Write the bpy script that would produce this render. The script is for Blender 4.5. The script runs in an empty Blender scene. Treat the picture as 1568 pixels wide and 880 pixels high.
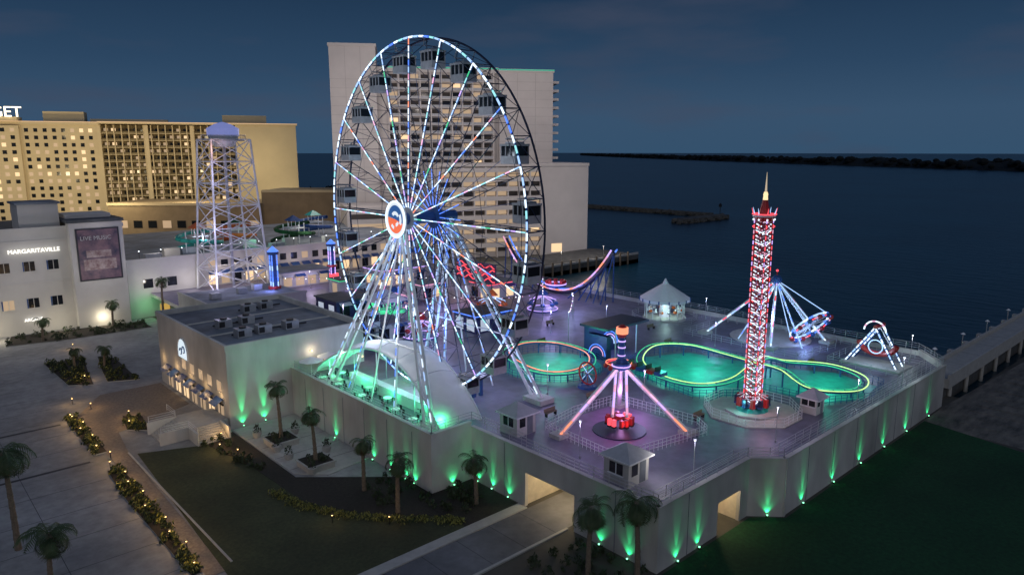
import bpy, math, random
from mathutils import Vector, Matrix
random.seed(7)
S=bpy.context.scene
S.view_settings.view_transform='Standard'; S.view_settings.look='None'; S.view_settings.exposure=0
HD=math.radians(47.5); FX,FY=math.cos(HD),math.sin(HD); RX,RY=math.sin(HD),-math.cos(HD)
def V(r,f): return (FX*f+RX*r, FY*f+RY*r)   # camera right/forward frame -> world

# ---------------------------------------------------------------- materials
MC={}
def pm(name,col,rough=.7,var=.25,scale=1.5,bump=0.0,metal=0,spec=.5,scale2=None,col2=None,stretch=None):
    if name in MC: return MC[name]
    m=bpy.data.materials.new(name); m.use_nodes=True; nt=m.node_tree; N=nt.nodes; L=nt.links
    b=N['Principled BSDF']; b.inputs['Roughness'].default_value=rough; b.inputs['Metallic'].default_value=metal
    b.inputs['Specular IOR Level'].default_value=spec
    g=N.new('ShaderNodeNewGeometry'); src=g.outputs['Position']
    if stretch:
        mp=N.new('ShaderNodeMapping'); mp.inputs['Scale'].default_value=stretch; L.new(src,mp.inputs[0]); src=mp.outputs[0]
    n=N.new('ShaderNodeTexNoise'); n.inputs['Scale'].default_value=scale; n.inputs['Detail'].default_value=6; n.inputs['Roughness'].default_value=.65
    L.new(src,n.inputs['Vector'])
    r=N.new('ShaderNodeValToRGB'); L.new(n.outputs['Fac'],r.inputs[0])
    c2=col2 if col2 else tuple(c*(1-var) for c in col)
    c1=tuple(min(1,c*(1+var*.5)) for c in col)
    r.color_ramp.elements[0].position=.32; r.color_ramp.elements[0].color=(*c2,1)
    r.color_ramp.elements[1].position=.68; r.color_ramp.elements[1].color=(*c1,1)
    out=r.outputs[0]
    if scale2:
        n2=N.new('ShaderNodeTexNoise'); n2.inputs['Scale'].default_value=scale2; n2.inputs['Detail'].default_value=3; L.new(g.outputs['Position'],n2.inputs['Vector'])
        mr=N.new('ShaderNodeMapRange'); mr.inputs[1].default_value=.3; mr.inputs[2].default_value=.7; mr.inputs[3].default_value=.6; mr.inputs[4].default_value=1.15; L.new(n2.outputs['Fac'],mr.inputs[0])
        mx=N.new('ShaderNodeMix'); mx.data_type='RGBA'; mx.blend_type='MULTIPLY'; mx.inputs[0].default_value=1
        L.new(out,mx.inputs[6]); L.new(mr.outputs[0],mx.inputs[7]); out=mx.outputs[2]
    L.new(out,b.inputs['Base Color'])
    if bump:
        bp=N.new('ShaderNodeBump'); bp.inputs['Strength'].default_value=bump; bp.inputs['Distance'].default_value=.05
        L.new(n.outputs['Fac'],bp.inputs['Height']); L.new(bp.outputs[0],b.inputs['Normal'])
    MC[name]=m; return m
def em(name,col,st,sample=False):
    if name in MC: return MC[name]
    m=bpy.data.materials.new(name); m.use_nodes=True; nt=m.node_tree; b=nt.nodes['Principled BSDF']
    b.inputs['Base Color'].default_value=(*[c*.3 for c in col],1)
    b.inputs['Emission Color'].default_value=(*col,1); b.inputs['Emission Strength'].default_value=st
    if not sample: m.cycles.emission_sampling='NONE'
    MC[name]=m; return m

WALL=pm('white_stucco',(.64,.63,.59),.8,.14,.5,.15,scale2=.09,stretch=(1,1,.25))
WALL2=pm('white_stucco_far',(.6,.58,.55),.8,.08,.2)
HWALL=pm('hotel_stucco',(.60,.56,.54),.8,.07,.15)
BEIGE=pm('beige_stucco',(.60,.50,.33),.8,.08,.1)
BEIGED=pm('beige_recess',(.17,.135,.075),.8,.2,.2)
TAN=pm('tan_block',(.26,.20,.13),.85,.15,.3)
ROOF=pm('grey_roof_membrane',(.22,.25,.29),.8,.25,.4,scale2=.1)
ROOFL=pm('kiosk_roof',(.45,.46,.50),.7,.15,1)
ROOFD=pm('dark_roof',(.08,.09,.10),.8,.3,.5)
DECK=pm('deck_concrete',(.20,.19,.26),.5,.25,.6,.1,scale2=.12)
CONC=pm('concrete_paving',(.36,.36,.355),.75,.25,.8,.1,scale2=.07)
CONCL=pm('light_concrete',(.46,.45,.42),.75,.15,1.2)
ASPH=pm('asphalt',(.06,.063,.07),.8,.25,2,.2,scale2=.15)
DRIVE=pm('driveway_concrete',(.17,.175,.19),.75,.2,1,.15,scale2=.15)
BRICKP=pm('brick_paver',(.24,.20,.165),.8,.35,3,.2)
GRASS=pm('lawn_grass',(.06,.07,.028),.9,.35,2.5,.5,scale2=.12)
GRASSG=pm('lawn_grass_green_lit',(.012,.080,.024),.9,.4,2.2,.5,scale2=.08)  # right lawn: green uplight glow put into the grass colour
MULCH=pm('mulch',(.036,.03,.024),.95,.4,4,.6)
SAND=pm('beach_sand',(.20,.18,.15),.95,.55,.25,.6,col2=(.07,.07,.065),stretch=(1,3,1))
LAND=pm('ground_soil',(.09,.085,.07),.9,.4,.15)
LEAF=pm('palm_leaf',(.075,.12,.045),.6,.5,1.5)
LEAFD=pm('palm_leaf_dry',(.17,.13,.065),.8,.4,2)
TRUNK=pm('palm_trunk',(.22,.17,.12),.9,.4,6,.6)
SHRUB=pm('shrub_leaf',(.04,.062,.025),.7,.5,3)
SHRUBY=pm('shrub_yellow',(.27,.27,.06),.7,.4,3)
STEEL=pm('galvanised_steel',(.45,.46,.48),.4,.15,2,metal=.6)
GREYP=pm('gondola_panel',(.42,.43,.46),.45,.2,2)
WHITEP=pm('white_painted_steel',(.74,.75,.77),.4,.08,2)
RAILM=pm('railing_paint',(.45,.46,.48),.45,.1,2)
DARKS=pm('dark_blue_steel',(.02,.03,.07),.4,.2,2)
BLUES=pm('blue_steel',(.03,.09,.28),.4,.2,2)
REDP=pm('red_paint',(.45,.03,.03),.4,.15,2)
ORANGE=pm('orange_paint',(.75,.16,.03),.45,.15,2)
NAVY=pm('navy_panel',(.015,.02,.10),.5,.25,1)
GLASSD=pm('dark_glass',(.012,.015,.02),.12,.1,1)
FABRIC=pm('canopy_fabric',(.84,.84,.82),.6,.05,1)
TEAL=pm('turquoise_lit_floor',(.03,.38,.33),.45,.3,.8)  # on the ride floors this colour carries the green light from below
BLACK=pm('black_metal',(.015,.015,.017),.5,.2,2)
ROCK=pm('jetty_rock',(.10,.10,.095),.95,.5,.4,.6)
TREEF=pm('distant_forest',(.006,.010,.011),.95,.5,.03)
WARM=em('warm_window',(1,.70,.40),1.0)
WARM2=em('warm_window_dim',(1,.72,.46),.36)
COOLW=em('cool_window',(.75,.85,1),.5)
L_W=em('led_white',(.74,.88,1),1.6); L_T=em('led_teal',(.35,.85,.88),1.1); L_B=em('led_blue',(.10,.25,1),1.3); L_LB=em('led_lightblue',(.40,.62,1),1.25)
L_R=em('led_red',(1,.09,.12),1.3); L_O=em('led_orange',(1,.30,.16),1.3); L_G=em('led_green',(.08,.80,.35),.8); L_P=em('led_pink',(1,.5,.75),1.2)
L_V=em('led_violet',(.62,.42,1),1.3); L_Y=em('led_yellowgreen',(.62,1,.32),1.3); L_WW=em('lamp_warm',(1,.62,.22),6); L_WH=em('lamp_white',(.9,.95,1),4)
L_GB=em('uplight_green',(.25,1,.5),3); SIGNW=em('sign_white',(1,.97,.9),1.6); GDIM=em('green_trim',(.05,.6,.4),.5)
L_PD=em('led_pink_soft',(.9,.42,.62),.95); CREAM=em('roofline_warm',(1,.66,.40),.6)

# ---------------------------------------------------------------- mesh builder
class MB:
    def __init__(s): s.v=[];s.f=[];s.m=[];s.mats=[]
    def mi(s,m):
        if m not in s.mats: s.mats.append(m)
        return s.mats.index(m)
    def add(s,vs,fs,m):
        o=len(s.v); s.v+= [tuple(v) for v in vs]; k=s.mi(m)
        for f in fs: s.f.append(tuple(i+o for i in f)); s.m.append(k)
    def bx(s,x0,x1,y0,y1,z0,z1,m):
        vs=[(x,y,z) for z in (z0,z1) for y in (y0,y1) for x in (x0,x1)]
        s.add(vs,[(0,2,3,1),(4,5,7,6),(0,1,5,4),(2,6,7,3),(0,4,6,2),(1,3,7,5)],m)
    def obx(s,o,d,a0,a1,b0,b1,z0,z1,m):
        n=(-d[1],d[0]); P=lambda a,b:(o[0]+d[0]*a+n[0]*b,o[1]+d[1]*a+n[1]*b)
        vs=[(*P(a,b),z) for z in (z0,z1) for b in (b0,b1) for a in (a0,a1)]
        s.add(vs,[(0,2,3,1),(4,5,7,6),(0,1,5,4),(2,6,7,3),(0,4,6,2),(1,3,7,5)],m)
    def tube(s,p0,p1,r,m,n=6,r2=None,cap=True):
        p0=Vector(p0);p1=Vector(p1); d=p1-p0
        if d.length<1e-6: return
        d.normalize(); u=d.orthogonal().normalized(); w=d.cross(u); r2=r if r2 is None else r2
        vs=[p0+(u*math.cos(2*math.pi*i/n)+w*math.sin(2*math.pi*i/n))*r for i in range(n)]
        vs+=[p1+(u*math.cos(2*math.pi*i/n)+w*math.sin(2*math.pi*i/n))*r2 for i in range(n)]
        fs=[(i,(i+1)%n,n+(i+1)%n,n+i) for i in range(n)]
        if cap: fs+=[tuple(range(n-1,-1,-1)),tuple(range(n,2*n))]
        s.add(vs,fs,m)
    def led(s,p0,p1,r,pat,step=1.0,n=5,off=0,gap=0):
        p0=Vector(p0);p1=Vector(p1);L=(p1-p0).length;k=max(1,int(L/step))
        for i in range(k):
            a=p0.lerp(p1,i/k); b=p0.lerp(p1,(i+1-gap)/k)
            mt=pat[(i+off)%len(pat)]
            if mt: s.tube(a,b,r,mt,n,cap=False)
    def path(s,pts,r,m,n=6,closed=False):
        k=len(pts)
        for i in range(k if closed else k-1):
            mt=m[i%len(m)] if isinstance(m,list) else m
            s.tube(pts[i],pts[(i+1)%k],r,mt,n,cap=False)
    def prism(s,poly,z0,z1,m,mtop=None):
        n=len(poly); vs=[(*p,z0) for p in poly]+[(*p,z1) for p in poly]
        s.add(vs,[(i,(i+1)%n,n+(i+1)%n,n+i) for i in range(n)],m); s.add(vs[n:],[tuple(range(n))],mtop or m)
        s.add(vs[:n],[tuple(range(n-1,-1,-1))],m)
    def cone(s,c,r0,r1,z0,z1,m,n=16):
        s.tube((c[0],c[1],z0),(c[0],c[1],z1),r0,m,n,r2=max(r1,.001))
    def ball(s,c,r,m,n=8,k=5,sz=1):
        vs=[];fs=[]
        for j in range(k+1):
            a=math.pi*j/k
            for i in range(n):
                b=2*math.pi*i/n; vs.append((c[0]+r*math.sin(a)*math.cos(b),c[1]+r*math.sin(a)*math.sin(b),c[2]+r*sz*math.cos(a)))
        for j in range(k):
            for i in range(n): fs.append((j*n+i,(j+1)*n+i,(j+1)*n+(i+1)%n,j*n+(i+1)%n))
        s.add(vs,fs,m)
    def quad(s,a,b,c,d,m): s.add([a,b,c,d],[(0,1,2,3)],m)
    def obj(s,name,org=None,parent=None,smooth=False):
        if org is None:
            k=len(s.v) or 1; org=(sum(v[0] for v in s.v)/k,sum(v[1] for v in s.v)/k,min([v[2] for v in s.v] or [0]))
        me=bpy.data.meshes.new(name); me.from_pydata([(v[0]-org[0],v[1]-org[1],v[2]-org[2]) for v in s.v],[],s.f)
        for m in s.mats: me.materials.append(m)
        me.polygons.foreach_set('material_index',s.m)
        if smooth: me.polygons.foreach_set('use_smooth',[True]*len(s.f))
        me.update(); o=bpy.data.objects.new(name,me); S.collection.objects.link(o); o.location=org
        if parent: o.parent=parent; o.matrix_parent_inverse=Matrix.Translation(-Vector(parent.location))
        return o
def plight(name,p,col,w,r=.3,parent=None):
    l=bpy.data.lights.new(name,'POINT'); l.color=col; l.energy=w; l.shadow_soft_size=r
    o=bpy.data.objects.new(name,l); o.location=p; S.collection.objects.link(o)
    if parent: o.parent=parent; o.matrix_parent_inverse=Matrix.Translation(-Vector(parent.location))
    return o
def slight(name,p,tgt,col,w,ang,r=.1,parent=None):
    l=bpy.data.lights.new(name,'SPOT'); l.color=col; l.energy=w; l.spot_size=math.radians(ang); l.spot_blend=1; l.shadow_soft_size=r
    o=bpy.data.objects.new(name,l); o.location=p; o.rotation_euler=(Vector(tgt)-Vector(p)).to_track_quat('-Z','Y').to_euler(); S.collection.objects.link(o)
    if parent: o.parent=parent; o.matrix_parent_inverse=Matrix.Translation(-Vector(parent.location))
    return o
def text(name,body,size,loc,rot,mat,parent,ext=.05):
    c=bpy.data.curves.new(name,'FONT'); c.body=body; c.size=size; c.extrude=ext; c.materials.append(mat)
    o=bpy.data.objects.new(name,c); o.location=loc; o.rotation_euler=rot; S.collection.objects.link(o)
    o.parent=parent; o.matrix_parent_inverse=Matrix.Translation(-Vector(parent.location)); return o
def railing(name,pts,z,h=1.1,mat=None,closed=False,step=1.8,nr=3,r=.03):
    mat=mat or RAILM; b=MB(); k=len(pts)
    for i in range(k if closed else k-1):
        p,q=Vector((*pts[i],0)),Vector((*pts[(i+1)%k],0)); L=(q-p).length; n=max(1,int(L/step))
        for j in range(n+1):
            a=p.lerp(q,j/n); b.tube((a.x,a.y,z),(a.x,a.y,z+h),r*1.3,mat,5)
        for t in range(nr):
            zz=z+h*(t+1)/nr; b.tube((p.x,p.y,zz),(q.x,q.y,zz),r,mat,4)
    return b.obj(name)

# ---------------------------------------------------------------- ground, sea
b=MB(); b.add([(-12000,-12000,-1.2),(14000,-12000,-1.2),(14000,14000,-1.2),(-12000,14000,-1.2)],[(0,1,2,3)],LAND)
sea=b.obj('sea_water',(0,0,-1.2))
w=bpy.data.materials.new('sea_water'); w.use_nodes=True; N=w.node_tree.nodes; L=w.node_tree.links; p=N['Principled BSDF']
p.inputs['Roughness'].default_value=.30; p.inputs['Specular IOR Level'].default_value=.38
g=N.new('ShaderNodeNewGeometry'); mp=N.new('ShaderNodeMapping'); mp.inputs['Rotation'].default_value=(0,0,.5); mp.inputs['Scale'].default_value=(.35,.12,1)
n=N.new('ShaderNodeTexNoise'); n.inputs['Scale'].default_value=1.2; n.inputs['Detail'].default_value=6
n3=N.new('ShaderNodeTexNoise'); n3.inputs['Scale'].default_value=.012; n3.inputs['Detail'].default_value=4
bp=N.new('ShaderNodeBump'); bp.inputs['Strength'].default_value=.8; bp.inputs['Distance'].default_value=.6
cr=N.new('ShaderNodeValToRGB'); cr.color_ramp.elements[0].color=(.001,.018,.034,1); cr.color_ramp.elements[1].color=(.004,.042,.068,1); cr.color_ramp.elements[0].position=.35; cr.color_ramp.elements[1].position=.65
L.new(g.outputs['Position'],mp.inputs[0]); L.new(mp.outputs[0],n.inputs['Vector']); L.new(n.outputs['Fac'],bp.inputs['Height']); L.new(bp.outputs[0],p.inputs['Normal'])
L.new(g.outputs['Position'],n3.inputs['Vector']); L.new(n3.outputs['Fac'],cr.inputs[0]); L.new(cr.outputs[0],p.inputs['Base Color'])
sea.data.materials.clear(); sea.data.materials.append(w)
b=MB(); b.prism([(-900,-300),(420,-300),(420,26),(150,29.5),(118,30),(118,150),(196,150),(200,240),(225,330),(240,430),(150,900),(-900,900)],-3,0,LAND); b.obj('ground')
b=MB(); b.prism([(99,-80),(418,-80),(418,25),(150,28.5),(113,30.5),(103,30.5)],-.5,.02,SAND)
for i in range(26): x=106+i*3.1; b.prism([(x,-20+random.uniform(-3,3)),(x+1.2,-20),(x+1.6,27),(x+.8,27.5)],.0,.05+random.random()*.06,SAND)
b.obj('beach_ground')
b=MB(); b.prism([(47.0,32.9),(32,33),(32,43.3),(20,43.3),(-10,20),(20,-60),(98,-60),(100,12),(104,30.4),(65,30.4),(62.5,32.9)],-.3,.03,GRASSG); b.obj('lawn')
b=MB(); b.prism([(-60,50),(20,50),(33,50),(42,58.5),(42,120),(46,120),(46,168),(-60,176)],-.3,.01,CONC)
for y in (92,108,): b.bx(4,17.0,y,y+.5,-.1,.02,ASPH)
for y in range(56,165,6): b.bx(-30,17.3,y,y+.05,-.1,.016,ASPH)
for x in (-8,-2,4,10): b.bx(x,x+.05,52,165,-.1,.0165,ASPH)
b.obj('plaza_pavement')
b=MB(); b.prism([(21.8,91),(29,88),(30.5,78),(31,66),(34,60),(41,52.5),(40,50.3),(14,50.3),(20,58)],-.2,.06,GRASS); b.obj('lawn')
b=MB(); b.prism([(29,88),(33,90),(33,72),(41.9,64),(41.9,58.4),(47.2,58.2),(47.2,50.5),(40,50.3),(41,52.5),(34,60),(31,66),(30.5,78)],-.2,.09,MULCH); b.obj('planting_bed_soil')
b=MB(); b.prism([(33.2,90.6),(41.9,90.6),(41.9,71),(36,70),(33.2,73)],-.2,.13,CONCL); 
for y in (74,78,82,86): b.bx(33.3,41.8,y,y+.06,.1,.135,ASPH)
b.obj('patio_pavement')
b=MB(); b.prism([(20.2,59),(18.6,59),(19.3,110),(24,118),(32.6,118),(32.6,105),(22,100),(21,91)],-.2,.05,BRICKP); b.bx(20.95,21.15,60,92,.0,.12,CONCL); b.obj('brick_path')
b=MB(); b.bx(12,58,43.8,49.3,-.2,.035,DRIVE); b.bx(12,47.3,49.3,49.6,-.1,.16,CONCL); b.bx(12,47.3,43.5,43.8,-.1,.16,CONCL); b.bx(12,47.3,49.6,50.6,-.1,.12,CONCL)
for i in range(9): b.bx(14+i*4,14.06+i*4,43.8,49.3,.03,.038,ASPH)
b.obj('driveway')
# ------------------------------------------------------------- planting
def leafcloud(b,c,rad,n,m,s=.18,m2=None):
    for i in range(n):
        a=random.random()*6.283; u=random.random()**.5; zz=random.random()
        k=math.sqrt(max(0,1-zz*zz*.9))
        p=Vector((c[0]+rad[0]*u*k*math.cos(a),c[1]+rad[1]*u*k*math.sin(a),c[2]+rad[2]*zz*(.85+.3*random.random())))
        d=Vector((random.uniform(-1,1),random.uniform(-1,1),random.uniform(-.2,1))).normalized(); e=d.orthogonal().normalized(); e2=d.cross(e)
        q=s*random.uniform(.6,1.4); b.quad(p-e*q,p-e2*q*.5,p+e*q,p+e2*q*.5,m2 if (m2 and random.random()<.3) else m)
def bed(name,poly,dens,h,m,m2=None,soil=True,s=.16):
    xs=[p[0] for p in poly]; ys=[p[1] for p in poly]; b=MB()
    if soil: b.prism(poly,-.1,.14,CONCL,MULCH)
    def inside(x,y):
        r=False; n=len(poly); j=n-1
        for i in range(n):
            if (poly[i][1]>y)!=(poly[j][1]>y) and x<(poly[j][0]-poly[i][0])*(y-poly[i][1])/(poly[j][1]-poly[i][1])+poly[i][0]: r=not r
            j=i
        return r
    area=(max(xs)-min(xs))*(max(ys)-min(ys))
    for i in range(int(area*dens)):
        x=random.uniform(min(xs),max(xs)); y=random.uniform(min(ys),max(ys))
        if inside(x,y):
            hh=h*random.uniform(.4,1.3); leafcloud(b,(x,y,.1),(hh*.7,hh*.7,hh),int(40*hh/.7)+8,m,s,m2)
    return b.obj(name)
bed('shrub_bed',[(17.6,60),(18.5,60),(19.2,76),(19.2,88),(17.8,88),(17.4,80)],2.4,.6,SHRUB,SHRUBY)
bed('shrub_bed',[(17.8,94),(19.2,94),(19.3,110),(17.8,110)],2.4,.6,SHRUB,SHRUBY)
bed('shrub_bed',[(21,142),(21.5,126),(24.5,124),(25.5,132),(27,142)],.9,.8,SHRUB,SHRUBY)
bed('shrub_bed',[(26.5,124),(30.5,122),(31,138),(29,141),(27.5,132)],.9,.8,SHRUB,SHRUBY)
bed('shrub_bed',[(18,160),(28,158),(43,158),(43,165),(20,168)],.35,.9,SHRUB)
bed('shrub_bed',[(23,100),(25,98),(26,104),(24,106)],1.6,.6,SHRUB,SHRUBY)
bed('shrub_bed',[(28.5,88),(31,90),(31.5,76),(30.5,76)],1.4,.6,SHRUB,soil=False)
bed('shrub_bed',[(33,62),(41,66),(46.5,57.5),(46.5,51),(41,53.5),(36,60)],.6,.7,SHRUB,soil=False)
bed('shrub_bed',[(44,42.6),(46.8,42.8),(46.8,34),(40,36),(38,42)],.6,.7,SHRUB,soil=False)
b=MB(); cv=[(29.6,70),(30.0,66),(31.5,62.5),(34,58.7),(36.8,55.6),(39.5,52.8),(40.8,51.4)]
for i in range(len(cv)-1):
    for j in range(14):
        t=j/14; x=cv[i][0]*(1-t)+cv[i+1][0]*t; y=cv[i][1]*(1-t)+cv[i+1][1]*t
        leafcloud(b,(x+random.uniform(-.4,.4),y+random.uniform(-.4,.4),.05),(.6,.6,.45),36,SHRUBY,.12,SHRUB)
b.obj('yellow_hedge')
def palm(x,y,z,h,fr=2.3,nf=30,lean=.3,name='palm_tree'):
    b=MB(); a0=random.random()*6.28; pts=[]; K=9
    for i in range(K+1):
        t=i/K; o=lean*t*t; pts.append(Vector((x+math.cos(a0)*o,y+math.sin(a0)*o,z+h*t)))
    for i in range(K):
        r0=.22*(1-.35*i/K)*h**.2*.8; b.tube(pts[i],pts[i+1],r0*1.1,TRUNK,8,r2=r0*.88)
    top=pts[-1]; b.ball(top+Vector((0,0,-.15)),.32,TRUNK,8,5,1.4)
    for k in range(nf):
        a=k*2.39996+random.uniform(-.2,.2); e=random.uniform(-.5,1.25); ln=fr*random.uniform(.8,1.15)
        mt=LEAFD if e<-.3 else LEAF
        d=Vector((math.cos(a),math.sin(a),0)); sd=Vector((-d.y,d.x,0)); prev=top.copy(); el=e; n=9
        for i in range(n):
            nx=prev+(d*math.cos(el)+Vector((0,0,math.sin(el))))*ln/n
            b.tube(prev,nx,.03,mt,3,cap=False)
            wl=.62*math.sin(math.pi*min(.97,(i+1.3)/(n+1.2)))*fr/2.3
            for sgn in (1,-1):
                for q in (0,.5):
                    p0=prev.lerp(nx,q); p1=prev.lerp(nx,q+.38); tip=p0+(sd*sgn*wl+ (nx-prev).normalized()*wl*.55+Vector((0,0,-wl*(.35+.3*random.random()))))
                    b.add([p0,p1,tip],[(0,1,2)],mt)
            prev=nx; el-=(.26+.1*(1-max(0,e)))
    return b.obj(name,(x,y,z))
for x,y,h,f in [(36,82,6.6,2.1),(36,73,5.6,2.0),(37,64,5.6,2.0),(37,57.5,5.6,2.2),(44,53.5,4.6,2.2),(43,37.2,6.0,2.8),(46,34.2,6.6,2.8),(7.2,73.5,9,3.1),(8.4,66.5,4.4,2.8),(37,163,5,2.1),(46,160,9,2.2),(24,160,4,2),(28,132,3.5,1.8),(24,134,3.5,1.6)]:
    palm(x,y,.1 if y<70 or y>90 else .9,h,f)
for x,y in [(36,82),(36,73)]:
    b=MB(); b.bx(x-1.6,x+1.6,y-1.6,y+1.6,.13,.75,CONCL); b.bx(x-1.75,x+1.75,y-1.75,y+1.75,.75,.92,CONCL); b.bx(x-1.5,x+1.5,y-1.5,y+1.5,.9,.95,MULCH)
    for i in range(10): leafcloud(b,(x+random.uniform(-1.3,1.3),y+random.uniform(-1.3,1.3),.9),(.4,.4,.5),22,SHRUB,.15)
    b.obj('palm_planter')
for x,y in [(34.5,80),(34.6,77),(34.8,71.5),(39,76),(38.8,84),(34.6,86)]:
    b=MB(); b.cone((x,y),.42,.6,.13,.85,CONCL,12); leafcloud(b,(x,y,.8),(.55,.55,.9),60,SHRUB,.15); b.obj('potted_plant')
def pathlight(x,y,z=.1,w=75,col=(1,.60,.25)):
    b=MB(); b.tube((x,y,z),(x,y,z+.85),.04,BLACK,6); b.cone((x,y),.16,.03,z+.92,z+1.04,BLACK,10); b.ball((x,y,z+.86),.08,L_WW,8,5)
    o=b.obj('path_light',(x,y,z)); plight('bulb',(x,y,z+1.4),col,w,.15,o)
for i in range(15): pathlight(18.2+.7*(i%2)+random.uniform(-.2,.2),61+i*3.4+random.uniform(-.7,.7),w=58)
for x,y in [(23.6,101),(24.6,105),(29.5,85),(30.5,82),(31,88.5),(24,127),(21.5,112),(20,116),(18.4,108),(27,150)]: pathlight(x,y)
for x,y in [(31,60),(35,56)]: pathlight(x,y,w=16)

# ------------------------------------------------------------- pier platform
P=[(47.5,33.3),(62.5,33.3),(65,30.8),(112,30.8),(118,36),(118,176),(46.3,176),(46.3,119),(42,119),(42,58.5),(47.5,58.5)]
b=MB(); b.prism(P,4.6,5.3,WALL,DECK)
def wall(p,q,z0,z1,th=.35,m=WALL,ext=.0):
    d=Vector((q[0]-p[0],q[1]-p[1])); L=d.length; d/=L; b.obx(p,(d.x,d.y),-ext,L+ext,-.02,th,z0,z1,m); b.obx(p,(d.x,d.y),-ext,L+ext,-.10,th+.06,z1,z1+.14,m)
wall((47.5,33.3),(57,33.3),-.5,6.1); wall((57,33.3),(61,33.3),3.3,6.1); wall((61,33.3),(62.5,33.3),-.5,6.1)
wall((62.5,33.3),(65,30.8),-.5,6.1); wall((65,30.8),(112,30.8),-.5,6.1); wall((112,30.8),(118,36),-.5,6.1); wall((118,36),(118,176),-1.5,5.9)
wall((47.5,43),(47.5,33.3),-.5,6.1); wall((47.5,49.8),(47.5,43),3.7,6.1); wall((47.5,58.5),(47.5,49.8),-.5,6.1)
wall((42,58.5),(47.5,58.5),-.5,6.6); wall((42,91),(42,58.5),-.5,6.6)
b.bx(65.05,65.4,30.66,30.8,0,6.1,WALL)
for y in (38,53,62,67,72,77,82,87): 
    xx=47.5 if y<58 else 42; b.bx(xx-.05,xx-.02,y-.03,y+.03,0,6,ROOF)
for x in (52,70,76,82,88,94,100,106): b.bx(x-.03,x+.03,(33.25 if x<62 else 30.75),(33.28 if x<62 else 30.78),0,6,ROOF)
IN=pm('garage_interior',(.60,.54,.42),.8,.2,1)
b.bx(55,55.2,42,51,0,4.6,IN); b.bx(47.9,55,42.6,42.8,0,4.6,IN); b.bx(47.9,55,50,50.2,0,4.6,IN)
b.bx(56,62,37,37.2,0,4.6,IN); b.bx(56.6,56.8,33.7,37,0,4.6,IN); b.bx(61.1,61.3,33.7,37,0,4.6,IN)
pier=b.obj('pier_platform')
plight('garage_lamp',(51.5,46.5,3.9),(1,.78,.50),520,.3,pier); plight('garage_lamp',(59,35.3,3.9),(1,.78,.50),230,.2,pier)
railing('pier_railing',[(47.8,50),(47.8,33.6),(62.6,33.6),(65.1,31.1),(111.9,31.1),(117.7,36.3),(117.7,90),(117.7,130)],6.2,1.0)
railing('pier_railing',[(42.3,90.5),(42.3,58.8),(47.8,58.8),(47.8,50)],6.7,1.0)
railing('pier_railing',[(49.3,58),(49.3,35.2),(62.6,35.2),(66,33),(111,33)],5.3,1.1,r=.025)
railing('pier_railing',[(115.5,36),(115.5,88)],5.3,1.1,r=.025)
GC=(.03,1,.32)
def uplight(x,y,nx,ny,w=150,H=5.5,z=.1,wn=420):
    b=MB(); b.bx(x-.10,x+.10,y-.10,y+.10,z-.1,z+.08,BLACK); b.cone((x,y),.07,.09,z+.08,z+.16,L_GB,10)
    o=b.obj('green_uplight',(x,y,z)); slight('flood',(x,y,z+.2),(x-nx*.5,y-ny*.5,z+H),GC,w,96,.04,o); slight('beam',(x+nx*.12,y+ny*.12,z+.2),(x-nx*.42,y-ny*.42,z+H*.95),GC,wn,24,.04,o)
for x in (50.3,53.7,): uplight(x,33.03,0,-1)
for x in (69,76.2,83.4,90.4,97.8,106): uplight(x,30.53,0,-1)
uplight(63.8,31.75,-.7,-.7)
for y in (36.3,39.6,52.2,54.8,57.2): uplight(47.23,y,-1,0)
uplight(44.8,58.23,0,-1)
for y in (61.5,63.2,66.2,70,79,86): uplight(41.73,y,-1,0)
for x in (34.8,37.8): uplight(x,90.7,0,-1,220,10.5,.15,2600)
# causeway road
b=MB(); b.bx(116,700,31.2,35.4,1.6,3.0,CONCL); b.bx(116,700,31.2,31.5,3,3.7,CONCL); b.bx(116,700,35.1,35.4,3,3.7,CONCL); b.bx(116,700,31.6,35,3.0,3.03,CONCL)
for i in range(60):
    x=118+i*8; b.tube((x,31.6,-2),(x,31.6,1.6),.3,CONCL,8); b.tube((x,35,-2),(x,35,1.6),.3,CONCL,8); b.bx(x-.6,x+.6,35.4,36.8,2.4,3.1,CONCL); b.bx(x,x+.06,31.6,35,3.02,3.035,ASPH)
b.bx(116,420,31.9,34.6,-1,1.7,ROCK)
b.obj('causeway_road')
for i in range(4):
    x=124+i*14; b=MB(); b.tube((x,35.9,3),(x,35.9,5.2),.08,STEEL,6); b.cone((x,35.9),.4,.1,5.2,5.5,WHITEP,8); b.obj('mooring_post',(x,35.9,3))

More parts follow.
